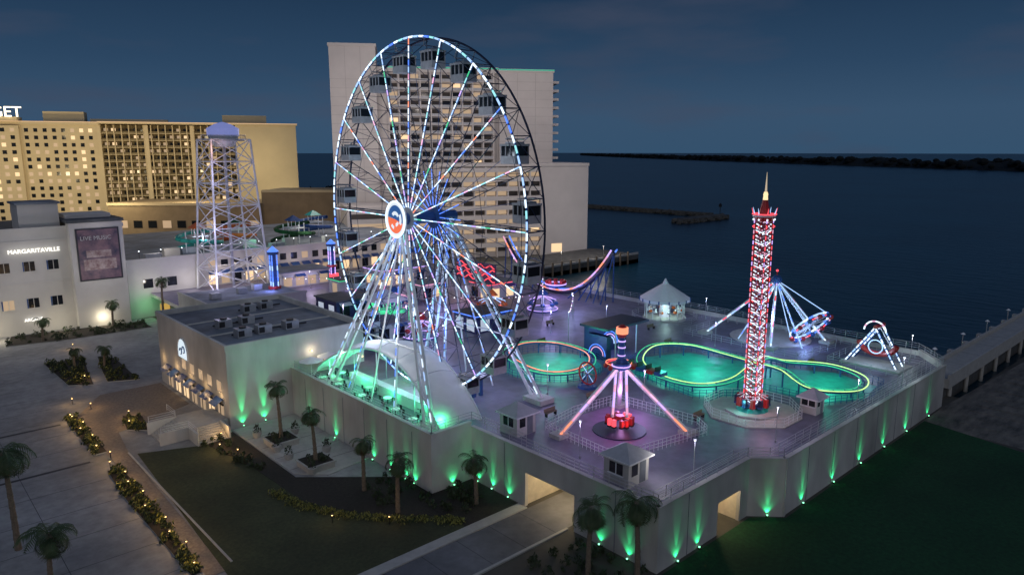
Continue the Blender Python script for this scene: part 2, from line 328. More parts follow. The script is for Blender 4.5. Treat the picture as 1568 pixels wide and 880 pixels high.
# ------------------------------------------------------------- ferris wheel
wh=bpy.data.objects.new('ferris_wheel',None); wh.location=(51.7,74.7,27.8); S.collection.objects.link(wh)
C=Vector((51.7,74.7,27.8)); A=math.radians(87.5); T=Vector((math.cos(A),math.sin(A),0)); NN=Vector((-math.sin(A),math.cos(A),0)); Z=Vector((0,0,1)); RR=21.6
def Wp(a,r,off): return C+T*(math.cos(a)*r)+Z*(math.sin(a)*r)+NN*off
NS=20; b=MB()
for i in range(NS*6):
    a0=2*math.pi*i/(NS*6); a1=2*math.pi*(i+1)/(NS*6); da=a1-a0
    mt=[L_W,L_LB,L_W,L_W,L_T,L_LB][i%6] if random.random()>.12 else L_B
    b.tube(Wp(a0,RR,.02),Wp(a0+da*.75,RR,.02),.115,mt,6,cap=False); b.tube(Wp(a0,RR-.05,-.12),Wp(a1,RR-.05,-.12),.11,BLUES,6,cap=False)
    b.tube(Wp(a0,RR,-2.5),Wp(a1,RR,-2.5),.13,DARKS,6,cap=False)
    b.tube(Wp(a0,RR-1.0,-.15),Wp(a1,RR-1.0,-.15),.035,DARKS,4,cap=False)
    if i%3==0: b.tube(Wp(a0,RR,-2.5),Wp(a0+.003,RR,0),.06,DARKS,5,cap=False)
    if i%6==0:
        am=2*math.pi*(i+3)/(NS*6); ae=2*math.pi*(i+6)/(NS*6)
        b.tube(Wp(a0,RR,0),Wp(am,RR,-2.5),.04,DARKS,4); b.tube(Wp(a0,RR,-2.5),Wp(am,RR,0),.04,DARKS,4); b.tube(Wp(am,RR,0),Wp(ae,RR,-2.5),.04,DARKS,4)
for k in range(NS):
    a=2*math.pi*k/NS
    colr=[[L_W,L_W,L_T,L_LB,L_P,L_W,L_LB,L_W,L_T],[L_W,L_LB,L_V,L_W,L_T,L_G,L_W,L_LB],[L_T,L_W,L_PD,L_LB,L_B,L_W,L_W,L_O,L_W]][k%3]
    b.tube(Wp(a,.9,.55),Wp(a,RR,-.12),.06,BLUES,5); b.led(Wp(a,1.3,.72),Wp(a,RR,.05),.072,colr,.8,5,k*2,.18)
    b.tube(Wp(a,.9,-3.2),Wp(a,RR,-2.5),.06,DARKS,5)
    b.led(Wp(a,1.2,-3.0),Wp(a,6,-2.85),.06,[L_B,L_B,L_LB],1,5)
    r=3.0; s=0
    while r<RR-2.4:
        r2=r+2.3; b.tube(Wp(a,r,.3 if s else -2.9),Wp(a,r2,-2.7 if s else .1),.045,DARKS,4,cap=False); b.tube(Wp(a,r2,.1),Wp(a,r2,-2.7),.04,DARKS,4,cap=False); r=r2; s=1-s
    for rr in (7.5,14.5):
        b.tube(Wp(a,rr,.2),Wp(2*math.pi*(k+1)/NS,rr,.2),.03,DARKS,4,cap=False)
    b.tube(Wp(a,1.0,-3.2),Wp(a+math.pi/NS,RR,-2.5),.03,BLUES,4,cap=False)
b.obj('rims_and_spokes',tuple(C),wh)
b=MB(); b.tube(C+NN*2.2,C-NN*6.3,.75,BLUES,16); b.tube(C+NN*.9,C+NN*.4,1.4,GREYP,20); b.tube(C-NN*2.9,C-NN*3.5,1.5,BLUES,20)
b.tube(C+NN*2.3,C+NN*2.6,2.2,WHITEP,32)
b.path([Wp(2*math.pi*i/32,2.2,2.62) for i in range(32)],.12,L_W,5,True)
def disc(a0,a1,r0,r1,off,m,n=20):
    vs=[];fs=[]
    for i in range(n+1):
        a=a0+(a1-a0)*i/n; vs+= [Wp(a,r0,off),Wp(a,r1,off)]
    for i in range(n): fs.append((2*i,2*i+1,2*i+3,2*i+2))
    b.add(vs,fs,m)
BW=em('badge_white',(.85,.93,1),.8); BO=em('badge_orange',(1,.18,.07),.8); BN=em('badge_navy',(.02,.10,.32),.8)
disc(0,6.2832,1.75,2.15,2.61,BW,32); disc(.2,3.4,.0,1.73,2.61,BN); disc(3.4,6.4,.0,1.73,2.61,BO); disc(.7,2.6,.55,1.0,2.63,BW); disc(3.6,4.6,.5,.9,2.63,BW); disc(2.6,3.6,1.0,1.5,2.64,BW); disc(5.0,5.6,.9,1.3,2.64,BW)
b.obj('hub_and_badge',tuple(C),wh)
b=MB()
hubf=C+NN*1.7; hubr=C-NN*5.3
feet_f=[Vector((44.8,85.2,5.3)),Vector((44.6,62.3,5.3))]; feet_r=[Vector((60.2,84,5.3)),Vector((60.4,61,5.3))]
for hub,feet in ((hubf,feet_f),(hubr,feet_r)):
    for ft in feet:
        for o in (-.9,.9):
            b.tube(ft+Vector((0,o,0)),hub+Vector((0,o*.5,0)),.21,WHITEP,8,r2=.17)
        for j in range(9):
            t0=j/10;t1=(j+1)/10; p=lambda t,o:(ft+Vector((0,o,0))).lerp(hub+Vector((0,o*.5,0)),t)
            b.tube(p(t0,-.9),p(t1,.9),.05,WHITEP,5)
        b.bx(ft.x-1.2,ft.x+1.2,ft.y-1.6,ft.y+1.6,5.3,5.9,CONCL)
    m1=feet[0].lerp(hub,.35); m2=feet[1].lerp(hub,.35); b.tube(m1,m2,.10,WHITEP,6)
    for sg,ft in ((1,feet[0]),(-1,feet[1])):
        b.led(ft.lerp(hub,.05)+Vector((-.3,.9*sg,0)),hub+Vector((-.3,.3*sg,0)),.055,[L_W,L_LB,L_T,L_LB],1.5,5,0,.35)
    for yy in (69.5,75,80): b.tube(Vector((feet[0].x,yy,5.3)),hub-Vector((0,0,.5)),.12,WHITEP,6); 
    b.led(Vector((feet[0].x-.2,69.5,6)),hub-Vector((.2,0,.5)),.055,[L_LB,L_B,L_W,L_B],1.2,5,0,.3); b.led(Vector((feet[0].x-.2,80,6)),hub-Vector((.2,0,.5)),.055,[L_B,L_LB,L_B,L_W],1.2,5,0,.3)
b.tube(hubf,hubr,.35,WHITEP,10)
b.obj('support_legs',tuple(C),wh)
b=MB(); GS=1.2
for k in range(NS):
    a=2*math.pi*(k+.5)/NS; c=Wp(a,RR-1.2,-1.25)-Z*1.1
    def ob(t0,t1,n0,n1,z0,z1,m):
        vs=[c+T*t*GS+NN*n_*GS+Z*z*GS for z in (z0,z1) for n_ in (n0,n1) for t in (t0,t1)]
        b.add(vs,[(0,2,3,1),(4,5,7,6),(0,1,5,4),(2,6,7,3),(0,4,6,2),(1,3,7,5)],m)
    ob(-1,1,-.8,.8,-1.05,-.35,GREYP); ob(-.92,.92,-.72,.72,-.35,.5,GLASSD); ob(-1.05,1.05,-.85,.85,.5,.68,GREYP); ob(-.7,.7,-.5,.5,.68,.85,STEEL)
    for t in (-.95,-.32,.32,.95):
        for n_ in (-.76,.76): ob(t-.05,t+.05,n_-.04,n_+.04,-.35,.5,GREYP)
    ob(-.8,.8,-.4,.4,-.34,-.1,GREYP)
    b.tube(Wp(a,RR-1.2,.0)+Z*.2,Wp(a,RR-1.2,-2.5)+Z*.2,.07,STEEL,5); b.tube(Wp(a,RR-1.2,.0)+Z*.2,Wp(a,RR,0),.05,STEEL,4); b.tube(Wp(a,RR-1.2,-2.5)+Z*.2,Wp(a,RR,-2.5),.05,STEEL,4)
    b.tube(c+Z*1.0,c+Z*1.3,.08,STEEL,5)
b.obj('gondolas',tuple(C),wh)
b=MB(); b.bx(47.5,58,69,81,5.3,5.5,CONCL); b.bx(47,48.2,66,84,5.3,6.6,WHITEP)
for i in range(8): b.bx(48.6+i*1.1,49.0+i*1.1,67.4,67.8,5.3,7.8,BLUES)
b.bx(48,58,66.8,68.4,7.8,8.0,WHITEP); b.obj('loading_platform',tuple(C),wh)
plight('hub_glow',tuple(C+NN*5.5+Vector((0,0,-3))),(.6,.75,1),300,1,wh); plight('base_glow',(52,72,9),(.55,.6,1),800,1.5,wh); plight('base_glow',(49,80,13),(.65,.75,1),500,1.5,wh); plight('base_glow',(57,66,11),(.55,.55,1),600,1.5,wh); plight('base_glow',(58,78,12),(.2,.35,1),1000,1.5,wh)
plight('hub_glow',tuple(C-NN*8-Z*5),(.15,.3,1),350,1,wh)
for a_ in (.6,1.6,2.6): p_=Wp(a_,13,7); plight('rim_wash',tuple(p_),(.75,.85,1),900,1.5,wh)

# ------------------------------------------------------------- arched canopy
b=MB(); n=30; mm=8; vs=[]; fs=[]
for i in range(n+1):
    s=i/n; y=89.5-29.3*s; sn=math.sin(math.pi*s)
    zz=5.6+5.6*max(0,math.sin(math.pi*s**.9))**.75
    wd=3.8+2.0*s+.8*sn
    for j in range(mm+1):
        t=j/mm; x=44.6+2.9*sn*(1-.45*s)+wd*t; vs.append((x,y,zz+.8*math.sin(math.pi*t*.9)-.2*t))
for i in range(n):
    for j in range(mm): q=i*(mm+1)+j; fs.append((q,q+1,q+mm+2,q+mm+1))
b.add(vs,fs,FABRIC)
for j in (0,mm): b.path([Vector(vs[i*(mm+1)+j]) for i in range(n+1)],.16,WHITEP,6)
for i in range(3,n-2,5):
    b.path([Vector(vs[i*(mm+1)+j])+Vector((0,0,.03)) for j in range(mm+1)],.05,WHITEP,4)
    for j in (0,mm): v=vs[i*(mm+1)+j]; b.tube((v[0],v[1],5.3),v,.07,WHITEP,5)
can=b.obj('arched_canopy',smooth=True)
for y in (66,73,80,86): plight('green_lamp',(46.2,y,7.4),(.05,1,.38),330,.4,can)
plight('green_lamp',(45.2,61,7.0),(.05,1,.35),140,.3,can); plight('canopy_flood',(45,72,15.5),(.95,.97,1),420,.5,can)
def table(x,y,z=5.3):
    b=MB(); b.cone((x,y),.06,.06,z,z+.75,BLACK,6); b.cone((x,y),.55,.55,z+.75,z+.8,WHITEP,12)
    for k in range(4):
        a=k*1.57+.4; b.bx(x+math.cos(a)*.95-.2,x+math.cos(a)*.95+.2,y+math.sin(a)*.95-.2,y+math.sin(a)*.95+.2,z+.42,z+.47,BLACK); b.tube((x+math.cos(a)*.95,y+math.sin(a)*.95,z),(x+math.cos(a)*.95,y+math.sin(a)*.95,z+.42),.05,BLACK,5); b.bx(x+math.cos(a)*1.15-.04,x+math.cos(a)*1.15+.04,y+math.sin(a)*1.15-.2,y+math.sin(a)*1.15+.2,z+.47,z+.9,BLACK)
    b.obj('patio_table',(x,y,z))
for x,y in [(44.2,65),(44.5,69),(46,73),(47.5,67),(44.2,76),(46.5,78),(44.3,82),(47,86),(44,86)]: table(x,y)
for x,y in [(44,89),(47,89.6)]:
    b=MB(); b.tube((x,y,5.3),(x,y,8.2),.05,WHITEP,6); b.cone((x,y),1.7,.05,7.7,8.3,FABRIC,8); b.obj('patio_umbrella',(x,y,5.3))

# ------------------------------------------------------------- low white building
b=MB(); b.bx(33.2,53.5,91,119,0,10.6,WALL); b.bx(33.6,53.1,91.4,118.6,10.6,10.65,ROOF)
for a in ((33.05,33.5,90.85,119.15),(53.2,53.65,90.85,119.15)): b.bx(*a,10.6,11.4,WALL)
for a in ((33.5,53.2,90.85,91.3),(33.5,53.2,118.7,119.15)): b.bx(*a,10.6,11.4,WALL)
for y in (100,109): b.bx(33.7,53,y,y+.2,10.65,10.8,WALL)
for y in (94,97.4,100.8,104.2,107.6,111,114.4):
    b.bx(33.12,33.17,y-.95,y+.95,.3,2.8,WARM if int(y)%2 else WARM2); b.bx(33.05,33.12,y-.05,y+.05,.3,2.8,BLACK); b.bx(33.0,33.15,y-1.1,y+1.1,2.8,2.95,BLACK)
    b.add([(33.1,y-1.2,3.7),(33.1,y+1.2,3.7),(31.9,y+1.2,3.0),(31.9,y-1.2,3.0)],[(0,1,2,3)],BLUES)
    if y<108: b.bx(33.1,33.17,y-.7,y+.7,4.6,6.0,WARM2 if int(y)%3 else GLASSD); b.bx(33.02,33.1,y-.8,y+.8,4.45,4.6,WALL)
av=[(33.08,107.5+2.0*math.cos(a*math.pi/14),7.2+2.0*math.sin(a*math.pi/14)) for a in range(15)]; av=[(33.08,109.5,6.2)]+av+[(33.08,105.5,6.2)]
b.add(av,[tuple(range(len(av)))],em('arch_sign',(.75,.9,1),.9)); b.path([Vector(v) for v in av],.1,WHITEP,5)
for yy,zz,rr in ((107,7.6,.5),(108.2,7.2,.45)): b.path([Vector((33.02,yy+rr*math.cos(i*.6),zz+rr*math.sin(i*.6))) for i in range(9)],.09,BLUES,5)
for x,y in ((38,97),(41,97.2),(38,104),(41.5,104.3),(45,112),(48,112.4),(45,97)):
    b.bx(x-1,x+1,y-.8,y+.8,10.7,11.9,STEEL); b.bx(x-.9,x-.1,y-.85,y-.8,10.9,11.7,BLACK); b.cone((x,y),.5,.5,11.9,12.1,BLACK,10); b.tube((x-1.2,y+1,10.9),(x+3,y+1,10.9),.12,BLACK,6)
lb=b.obj('white_event_building')
for y in (93.5,99,105,111,117): plight('sconce',(32.3,y,4.2),(1,.62,.28),40,.15,lb)
plight('wall_lamp',(45,90.2,8.6),(1,.85,.6),40,.1,lb); plight('wall_wash',(46,84,9.5),(.95,.97,1),300,.5,lb)
for x,z in ((45,8.6),(47,6.8),(53,6.2)): 
    b=MB(); b.ball((x,90.75,z),.14,L_WW,8,5); b.bx(x-.08,x+.08,90.8,91,z-.1,z+.1,BLACK); b.obj('wall_sconce',(x,90.8,z))
b=MB()
for i in range(9): b.bx(28.2,31.8,88.2+i*.36,88.56+i*.36,.0,.16*(i+1),CONCL)
b.bx(28.2,33.1,91.44,97,0,1.44,CONCL)
for i in range(9): b.bx(27.4-i*.36+.36,27.76-i*.36+.36+.1,92,96.4,0,1.44-.16*i,CONCL)
for i in range(9): b.bx(28.2,31.8,97+i*.36,97.36+i*.36,0,1.44-.16*i,CONCL)
for x in (28,31.9): b.bx(x,x+.2,88.2,91.4,0,1.6,WALL)
for y in (91.5,96.5): b.bx(24.6,28.2,y,y+.25,0,1.6,WALL)
b.obj('entrance_stairs')
railing('stair_railing',[(28.1,88.2),(28.1,91.6),(24.8,91.6)],1.5,.9,r=.025,mat=WHITEP); railing('stair_railing',[(24.8,96.6),(28.1,96.6),(28.1,100)],1.5,.9,r=.025,mat=WHITEP)
plight('stair_lamp',(27,93,4.5),(1,.85,.65),70,.2)
b=MB(); b.bx(40,60,121,134,0,7.2,WALL); b.bx(40.4,59.6,121.4,133.6,7.2,7.25,ROOF); b.bx(46.2,66,134,150,0,7.8,WALL); b.bx(46.6,65.6,134.4,149.6,7.8,7.85,ROOF)
for a in ((39.9,60.1,120.9,121.3,7.2,7.8),(39.9,40.3,121.3,134,7.2,7.8),(59.8,60.1,121.3,134,7.2,7.8),(46.1,66.1,133.9,134.3,7.8,8.3),(46.1,46.5,134.3,150,7.8,8.3)): b.bx(*a,WALL)
for x,y in ((50,126),(54,127),(50,140),(56,142),(60,144)): b.bx(x-.9,x+.9,y-.7,y+.7,7.3,9,STEEL)
b.obj('service_building'); plight('roof_lamp',(52,128,12),(.8,.8,1),250,.3); plight('roof_lamp',(56,142,12),(.75,.72,1),250,.3)

# ------------------------------------------------------------- drop tower
def ring_pts(c,r,z,n,ph=0): return [(c[0]+r*math.cos(2*math.pi*i/n+ph),c[1]+r*math.sin(2*math.pi*i/n+ph)) for i in range(n)]
tx,ty=76.6,41.0; b=MB(); z0,z1=5.3,28.6; hw=.66
for sx in (-1,1):
    for sy in (-1,1):
        b.tube((tx+sx*hw,ty+sy*hw,z0),(tx+sx*hw,ty+sy*hw,z1),.09,REDP,6)
        b.led((tx+sx*(hw+.1),ty+sy*(hw+.1),6.5),(tx+sx*(hw+.1),ty+sy*(hw+.1),z1),.065,[L_R,L_PD,L_R,L_V],.6,5,0,.3)
z=6.5; k=0
while z<z1-.5:
    for sx,sy,dx,dy in ((-1,-1,1,0),(-1,-1,0,1),(1,1,-1,0),(1,1,0,-1)):
        p=Vector((tx+sx*hw,ty+sy*hw,z)); q=Vector((tx+sx*hw+dx*2*hw,ty+sy*hw+dy*2*hw,z+.45)); q2=Vector((q.x,q.y,z))
        b.tube(p,q,.045,L_W if k%3==0 else REDP,4); b.tube(p,q2,.035,REDP if k%2 else WHITEP,4)
        b.ball(p.lerp(q2,.25+.1*(k%3)),.085,L_W if k%2 else L_PD,6,4); b.ball(p.lerp(q2,.8)+Vector((0,0,.2)),.08,L_W if k%3 else L_R,6,4)
    z+=.45; k+=1
b.cone((tx,ty),1.0,1.2,28.2,28.7,REDP,12); b.cone((tx,ty),1.3,1.3,28.7,28.95,WHITEP,12); b.path([Vector((x,y,29.0)) for x,y in ring_pts((tx,ty),1.3,0,12)],.08,L_R,5,True)
for i,(x,y) in enumerate(ring_pts((tx,ty),1.2,0,8)): b.tube((x,y,28.9),(x+(x-tx)*.2,y+(y-ty)*.2,29.7),.08,L_R if i%2 else L_LB,5,r2=.02); b.ball((x,y,28.4),.11,L_W,6,4); b.ball((x,y,27.6),.10,L_R,6,4)
b.cone((tx,ty),.65,.28,28.9,30.6,REDP,10); b.cone((tx,ty),.28,.20,30.6,31.5,em('spire_gold',(1,.75,.4),1.2),10); b.ball((tx,ty,31.2),.28,em('spire_gold',(1,.75,.4),1.2),8,6); b.cone((tx,ty),.14,.02,31.4,33.7,em('spire_tip',(1,.8,.55),.5),8)
b.cone((tx,ty),1.3,1.3,6.2,6.6,BLUES,16); 
for i,(x,y) in enumerate(ring_pts((tx,ty),1.75,0,12)):
    b.bx(x-.25,x+.25,y-.25,y+.25,6.3,6.5,REDP if i%2 else BLUES); b.bx(x-.22,x+.22,y-.22,y+.22,6.5,7.3,REDP if i%2 else DARKS); b.tube((x,y,7.3),(tx+(x-tx)*.6,ty+(y-ty)*.6,7.6),.06,WHITEP,4)
b.cone((tx,ty),3.2,3.2,5.3,5.7,CONCL,8); b.cone((tx,ty),1.9,1.5,5.7,6.1,TEAL,12)
dt=b.obj('drop_tower'); railing('ride_fence',ring_pts((tx,ty),5.6,0,8,.39),5.4,1.1,closed=True,step=.9,mat=WHITEP,r=.025)
plight('glow',(tx-1.5,ty-2.5,9),(1,.55,.65),200,.6,dt); plight('glow',(tx-2,ty,7),(.2,.9,.8),150,.4,dt)
b=MB(); b.prism(ring_pts((tx,ty),5.7,0,8,.39),5.3,5.42,CONCL); b.obj('ride_base_slab')

# ------------------------------------------------------------- pendulum ride (near)
cx,cy=60.3,48.0; ap=Vector((cx,cy,13.0)); b=MB()
for fx,fy in ((54.0,51.3),(65.2,42.3),(66.3,53.0)):
    f=Vector((fx,fy,5.4)); b.tube(f,ap,.34,WHITEP,10,r2=.28); o_=Vector((-.3,-.25,.1)); b.led(f.lerp(ap,.02)+o_,f.lerp(ap,.22)+o_,.12,[L_O],2.0,6,0,.05); b.led(f.lerp(ap,.22)+o_,f.lerp(ap,.95)+o_,.12,[L_PD,L_V,L_P],1.2,6,0,.1); b.bx(fx-.8,fx+.8,fy-.8,fy+.8,5.3,5.75,CONCL)
b.ball(ap,.8,BLUES,14,8); b.cone((cx,cy),.95,.95,12.6,13.2,BLUES,14); b.path([Vector((x,y,12.9)) for x,y in ring_pts((cx,cy),1.0,0,14)],.08,L_V,5,True)
b.cone((cx,cy),.42,.34,13.5,16.2,BLUES,10); 
for z in (14.0,14.9,15.6): b.cone((cx,cy),.44,.44,z,z+.12,L_V,10)
b.cone((cx,cy),.4,.62,16.1,16.5,REDP,12); b.cone((cx,cy),.66,.66,16.5,17.2,L_O,12); b.cone((cx,cy),.5,.2,17.2,17.5,REDP,12)
for dx in (-.38,.38): 
    b.tube((cx+dx,cy-dx,12.8),(cx+dx*1.5,cy-dx*1.5,6.9),.18,WHITEP,8); b.led((cx+dx-.17,cy-dx-.17,12.5),(cx+dx*1.5-.17,cy-dx*1.5-.17,7.2),.13,[L_V,L_V,L_PD],.8,6,0,.1)
b.cone((cx,cy),.4,.5,6.7,7.1,REDP,12)
for i in range(6):
    a=i*math.pi/3; ex=Vector((cx+1.35*math.cos(a),cy+1.35*math.sin(a),6.5)); b.tube((cx,cy,6.9),ex,.1,REDP,6)
    for o in (-.3,.3):
        px,py=ex.x-math.sin(a)*o,ex.y+math.cos(a)*o; b.bx(px-.2,px+.2,py-.2,py+.2,6.05,6.25,BLACK); b.bx(px-.18,px+.18,py-.18,py+.18,6.25,7.0,L_R if i%3==0 else REDP)
b.cone((cx,cy),3.0,3.0,5.3,5.45,DARKS,24)
pr=b.obj('pendulum_ride'); plight('violet_glow',(cx-2.5,cy-3,11),(.7,.5,1),420,.8,pr); plight('violet_glow',(cx+3,cy+2,8),(.8,.35,.9),420,.8,pr); plight('red_glow',(cx-.8,cy-1.8,6.6),(1,.2,.15),40,.3,pr)
floor=lambda name,poly,m,z=5.33:(lambda q:(q.prism(poly,5.2,z,m),q.obj(name)))(MB())
floor('ride_floor',[(54.6,53.2),(54,44.4),(56.3,42.8),(66,41.2),(67.4,43.2),(66.7,53.6),(60,54.2)],pm('ride_floor_purple',(.24,.15,.28),.5,.2,.8))
railing('ride_fence',[(54.2,53.6),(53.4,44),(56,42.3),(66.3,40.6),(68,43),(67.2,54),(60,54.6)],5.3,1.15,closed=True,step=.6,mat=WHITEP,r=.022)
def booth(x,y,s=1.5,h=2.6,name='ticket_booth'):
    b=MB(); z=5.3; b.bx(x-s,x+s,y-s,y+s,z,z+h,WALL); b.bx(x-s-.02,x-s,y-.8,y+.8,z+1,z+2.1,GLASSD); b.bx(x-s*.7,x-s*.1,y-s-.02,y-s,z+1,z+2.1,GLASSD); b.bx(x+s*.1,x+s*.7,y-s-.03,y-s,z+.05,z+2.15,ROOF)
    b.bx(x-s-.04,x-s-.02,y-.05,y+.05,z+1,z+2.1,WHITEP); b.bx(x-s-.25,x-s,y-.9,y+.9,z+.92,z+1,WHITEP)
    e=s+.35; b.add([(x-e,y-e,z+h),(x+e,y-e,z+h),(x+e,y+e,z+h),(x-e,y+e,z+h),(x,y,z+h+1.1)],[(0,1,4),(1,2,4),(2,3,4),(3,0,4),(3,2,1,0)],ROOFL)
    b.bx(x-e,x+e,y-e-.06,y-e,z+h-.15,z+h,WHITEP); b.bx(x-e-.06,x-e,y-e,y+e,z+h-.15,z+h,WHITEP)
    b.obj(name,(x,y,z))
booth(51.3,39.9,1.5); booth(51.8,55.6,1.4,2.4); booth(82,36.2,1.0,2.0)
plight('booth_lamp',(53.5,37,8),(1,.93,.85),150,.3)

# ------------------------------------------------------------- coaster
def crom(pts,n=8):
    out=[];k=len(pts)
    for i in range(k):
        p0,p1,p2,p3=[Vector(pts[(i+j-1)%k]) for j in range(4)]
        for s in range(n):
            t=s/n; out.append(.5*((2*p1)+(-p0+p2)*t+(2*p0-5*p1+4*p2-p3)*t*t+(-p0+3*p1-3*p2+p3)*t**3))
    return out
def coaster(name,cp,led=L_Y):
    b=MB(); pts=crom([(x,y,z-.5) for x,y,z in cp]); k=len(pts); Lf=[];Rt=[]
    for i in range(k):
        d=(pts[(i+1)%k]-pts[i-1]).normalized(); s=Vector((-d.y,d.x,0)).normalized()*.45; Lf.append(pts[i]+s); Rt.append(pts[i]-s)
        if i%2==0: b.tube(pts[i]+s,pts[i]-s,.05,BLUES,4)
        if i%5==0: b.tube((pts[i].x,pts[i].y,5.3),pts[i]-Vector((0,0,.3)),.11,BLUES,6); 
    b.path(Lf,.06,L_G,5,True); b.path(Rt,.08,BLUES,5,True); b.path([p-Vector((0,0,.3)) for p in pts],.12,BLUES,6,True); b.path([p+Vector((0,0,.05)) for p in Rt],.085,led,5,True)
    b.obj(name)
coaster('roller_coaster_track',[(79.5,60,7.6),(86,62.5,8),(91.5,60,7.6),(93,54,7),(91,48.5,7.4),(88,43,8.2),(86.5,38.5,7.2),(91,34.8,6.8),(96.2,36,7),(98,41,7.2),(94,45.5,7.6),(88.5,46.2,9.0),(82,46.6,7.4),(78,49.5,6.8),(77,55,7)])
coaster('kiddie_coaster_track',[(66.2,70,7.2),(68,75.5,7.6),(73,77.3,7.8),(78,75,7.4),(78.3,69,7.2),(75,65,7),(70,63.8,7),(66.8,66,7)],L_O)
floor('green_lit_ride_floor',[(76,49),(80,45.5),(85,44.5),(86,36.5),(91,33.6),(97.5,34.6),(99.5,41),(96,47),(94.5,54),(93,61),(86,64),(78.5,61.5)],TEAL)  # under-lit green area below the coaster loops, painted as floor colour
floor('green_lit_ride_floor',ring_pts((72.3,70.3),7.3,0,20),TEAL)
railing('ride_fence',[(75.5,48.5),(80,44.6),(84.5,43.8),(85.2,36.2),(91,33.0),(98,34),(100.3,41),(96.8,47.5),(95.2,54),(93.6,61.8),(86,64.8),(77.9,62.2)],5.3,1.1,mat=BLUES,closed=True,step=.8)
railing('ride_fence',ring_pts((72.3,70.3),7.8,0,18),5.3,1.1,mat=BLUES,closed=True,step=.9)
for x,y,w,c in [(81,57,480,(.08,1,.65)),(86,53,520,(.08,1,.7)),(90,57,480,(.08,1,.7)),(90,39,480,(.08,.95,.65)),(95,40,400,(.08,.95,.65)),(70.5,70,480,(.08,1,.6)),(75,71,480,(.08,1,.6)),(81,49.5,240,(.08,1,.7)),(91,47,240,(.08,1,.7))]: plight('green_ride_glow',(x,y,8.6),c,w,.6)
b=MB()
for i in range(4):
    y=54+i*1.5; b.bx(76.3,77.7,y,y+1.2,6.6,7.1,REDP if i%2 else BLUES); b.bx(76.4,77.6,y+1.0,y+1.15,7.1,7.7,BLACK)
b.obj('coaster_train')
b=MB(); b.bx(80,89,70,71,5.3,10,NAVY); b.bx(80,81,66.5,70,5.3,9,NAVY); b.bx(79.5,89.5,66,71.5,10,10.3,DARKS)
for r_,m in ((2.2,L_B),(1.8,L_V),(1.4,L_LB)): b.path([Vector((84.5+r_*math.cos(a*math.pi/12),69.9,6.3+r_*math.sin(a*math.pi/12))) for a in range(13)],.09,m,5)
for r_,m in ((1.6,L_B),(1.2,L_PD)): b.path([Vector((79.9,68.3+r_*math.cos(a*math.pi/12),6.0+r_*math.sin(a*math.pi/12))) for a in range(13)],.07,m,5)
for x in (82,87): b.tube((x,66.5,5.3),(x,66.5,10),.1,WHITEP,6)
b.obj('coaster_station'); plight('blue_glow',(84,67,8.5),(.2,.3,1),260,.5); plight('blue_glow',(78,68.5,8),(.3,.35,1),160,.5)
b=MB(); c=(75.8,60.8); b.cone(c,1.6,1.6,5.3,5.6,BLUES,16); b.tube((c[0],c[1],5.6),(c[0],c[1],8),.2,REDP,8)
for x,y in ring_pts(c,1.8,0,8): b.tube((c[0],c[1],7.8),(x,y,7.2),.06,L_R,4); b.ball((x,y,6.8),.35,REDP,8,5)
b.path([Vector((x,y,7.3)) for x,y in ring_pts(c,1.8,0,16)],.06,L_O,4,True); b.obj('kiddie_spinner')
b=MB(); c=(69,60.5); b.cone(c,1.3,1.3,5.3,5.6,BLUES,14); b.path([Vector((c[0],c[1]+1.5*math.cos(i*math.pi/8),7.2+1.5*math.sin(i*math.pi/8))) for i in range(16)],.12,REDP,6,True); b.tube((c[0],c[1]-1,5.6),(c[0],c[1],7.2),.1,BLUES,5); b.tube((c[0],c[1]+1,5.6),(c[0],c[1],7.2),.1,BLUES,5)
for i in range(8): b.tube((c[0],c[1],7.2),(c[0],c[1]+1.5*math.cos(i*math.pi/4),7.2+1.5*math.sin(i*math.pi/4)),.04,L_LB if i%2 else REDP,4)
b.obj('kiddie_wheel')

# ------------------------------------------------------------- big swing (rear right)
H=Vector((112,57,15.0)); b=MB()
for fx,fy in ((105.5,66),(104.5,53.5),(117,63),(114.5,49)):
    f=Vector((fx,fy,5.4)); b.tube(f,H,.26,WHITEP,8); b.led(f+Vector((-.25,-.2,.1)),H+Vector((-.25,-.2,0)),.09,[L_W,L_LB,L_V,L_W,L_R],.9,6,0,.15); b.bx(fx-.9,fx+.9,fy-.9,fy+.9,5.3,5.8,CONCL)
for fx,fy in ((106,60),(108,50)): f=Vector((fx,fy,5.4)); b.tube(f,H,.14,WHITEP,6); b.led(f+Vector((-.2,-.15,.1)),H+Vector((-.2,-.15,0)),.06,[L_LB,L_B],.9,5,0,.2)
b.ball(H,.9,BLUES,12,7); b.tube(H-Vector((0,0,.2)),H+Vector((0,0,1.6)),.2,REDP,6,r2=.05); b.ball(H+Vector((0,0,1.6)),.22,L_R,6,4)
D=Vector((110.5,50.2,8.7)); b.tube(H,D,.3,WHITEP,8)
ax=(H-D).normalized(); u=ax.orthogonal().normalized(); v=ax.cross(u)
rp=[D+(u*math.cos(i*math.pi/12)+v*math.sin(i*math.pi/12))*3.4 for i in range(24)]
b.path(rp,.16,[L_LB,L_W,L_B,L_LB],6,True); b.path([p_-ax*.45 for p_ in rp],.11,[L_R,L_PD,L_B],6,True)
for i in range(0,24,2): b.tube(D,rp[i],.08,WHITEP,5); b.ball(rp[i]-ax*.5,.42,BLUES if i%4 else REDP,7,5); 
for i in (0,6,12,18): b.tube(H,rp[i],.07,L_LB,5)
b.cone((111,57),6.5,6.5,5.3,5.42,CONCL,20)
bs=b.obj('giant_swing_ride'); plight('blue_glow',(107,55,10),(.35,.5,1),800,.6,bs); plight('blue_glow',(109,50,7),(.3,.45,1),350,.5,bs)
railing('ride_fence',[(102,68),(102,48),(112,46.5),(116,48),(116,68)],5.3,1.1,closed=True)
b=MB()
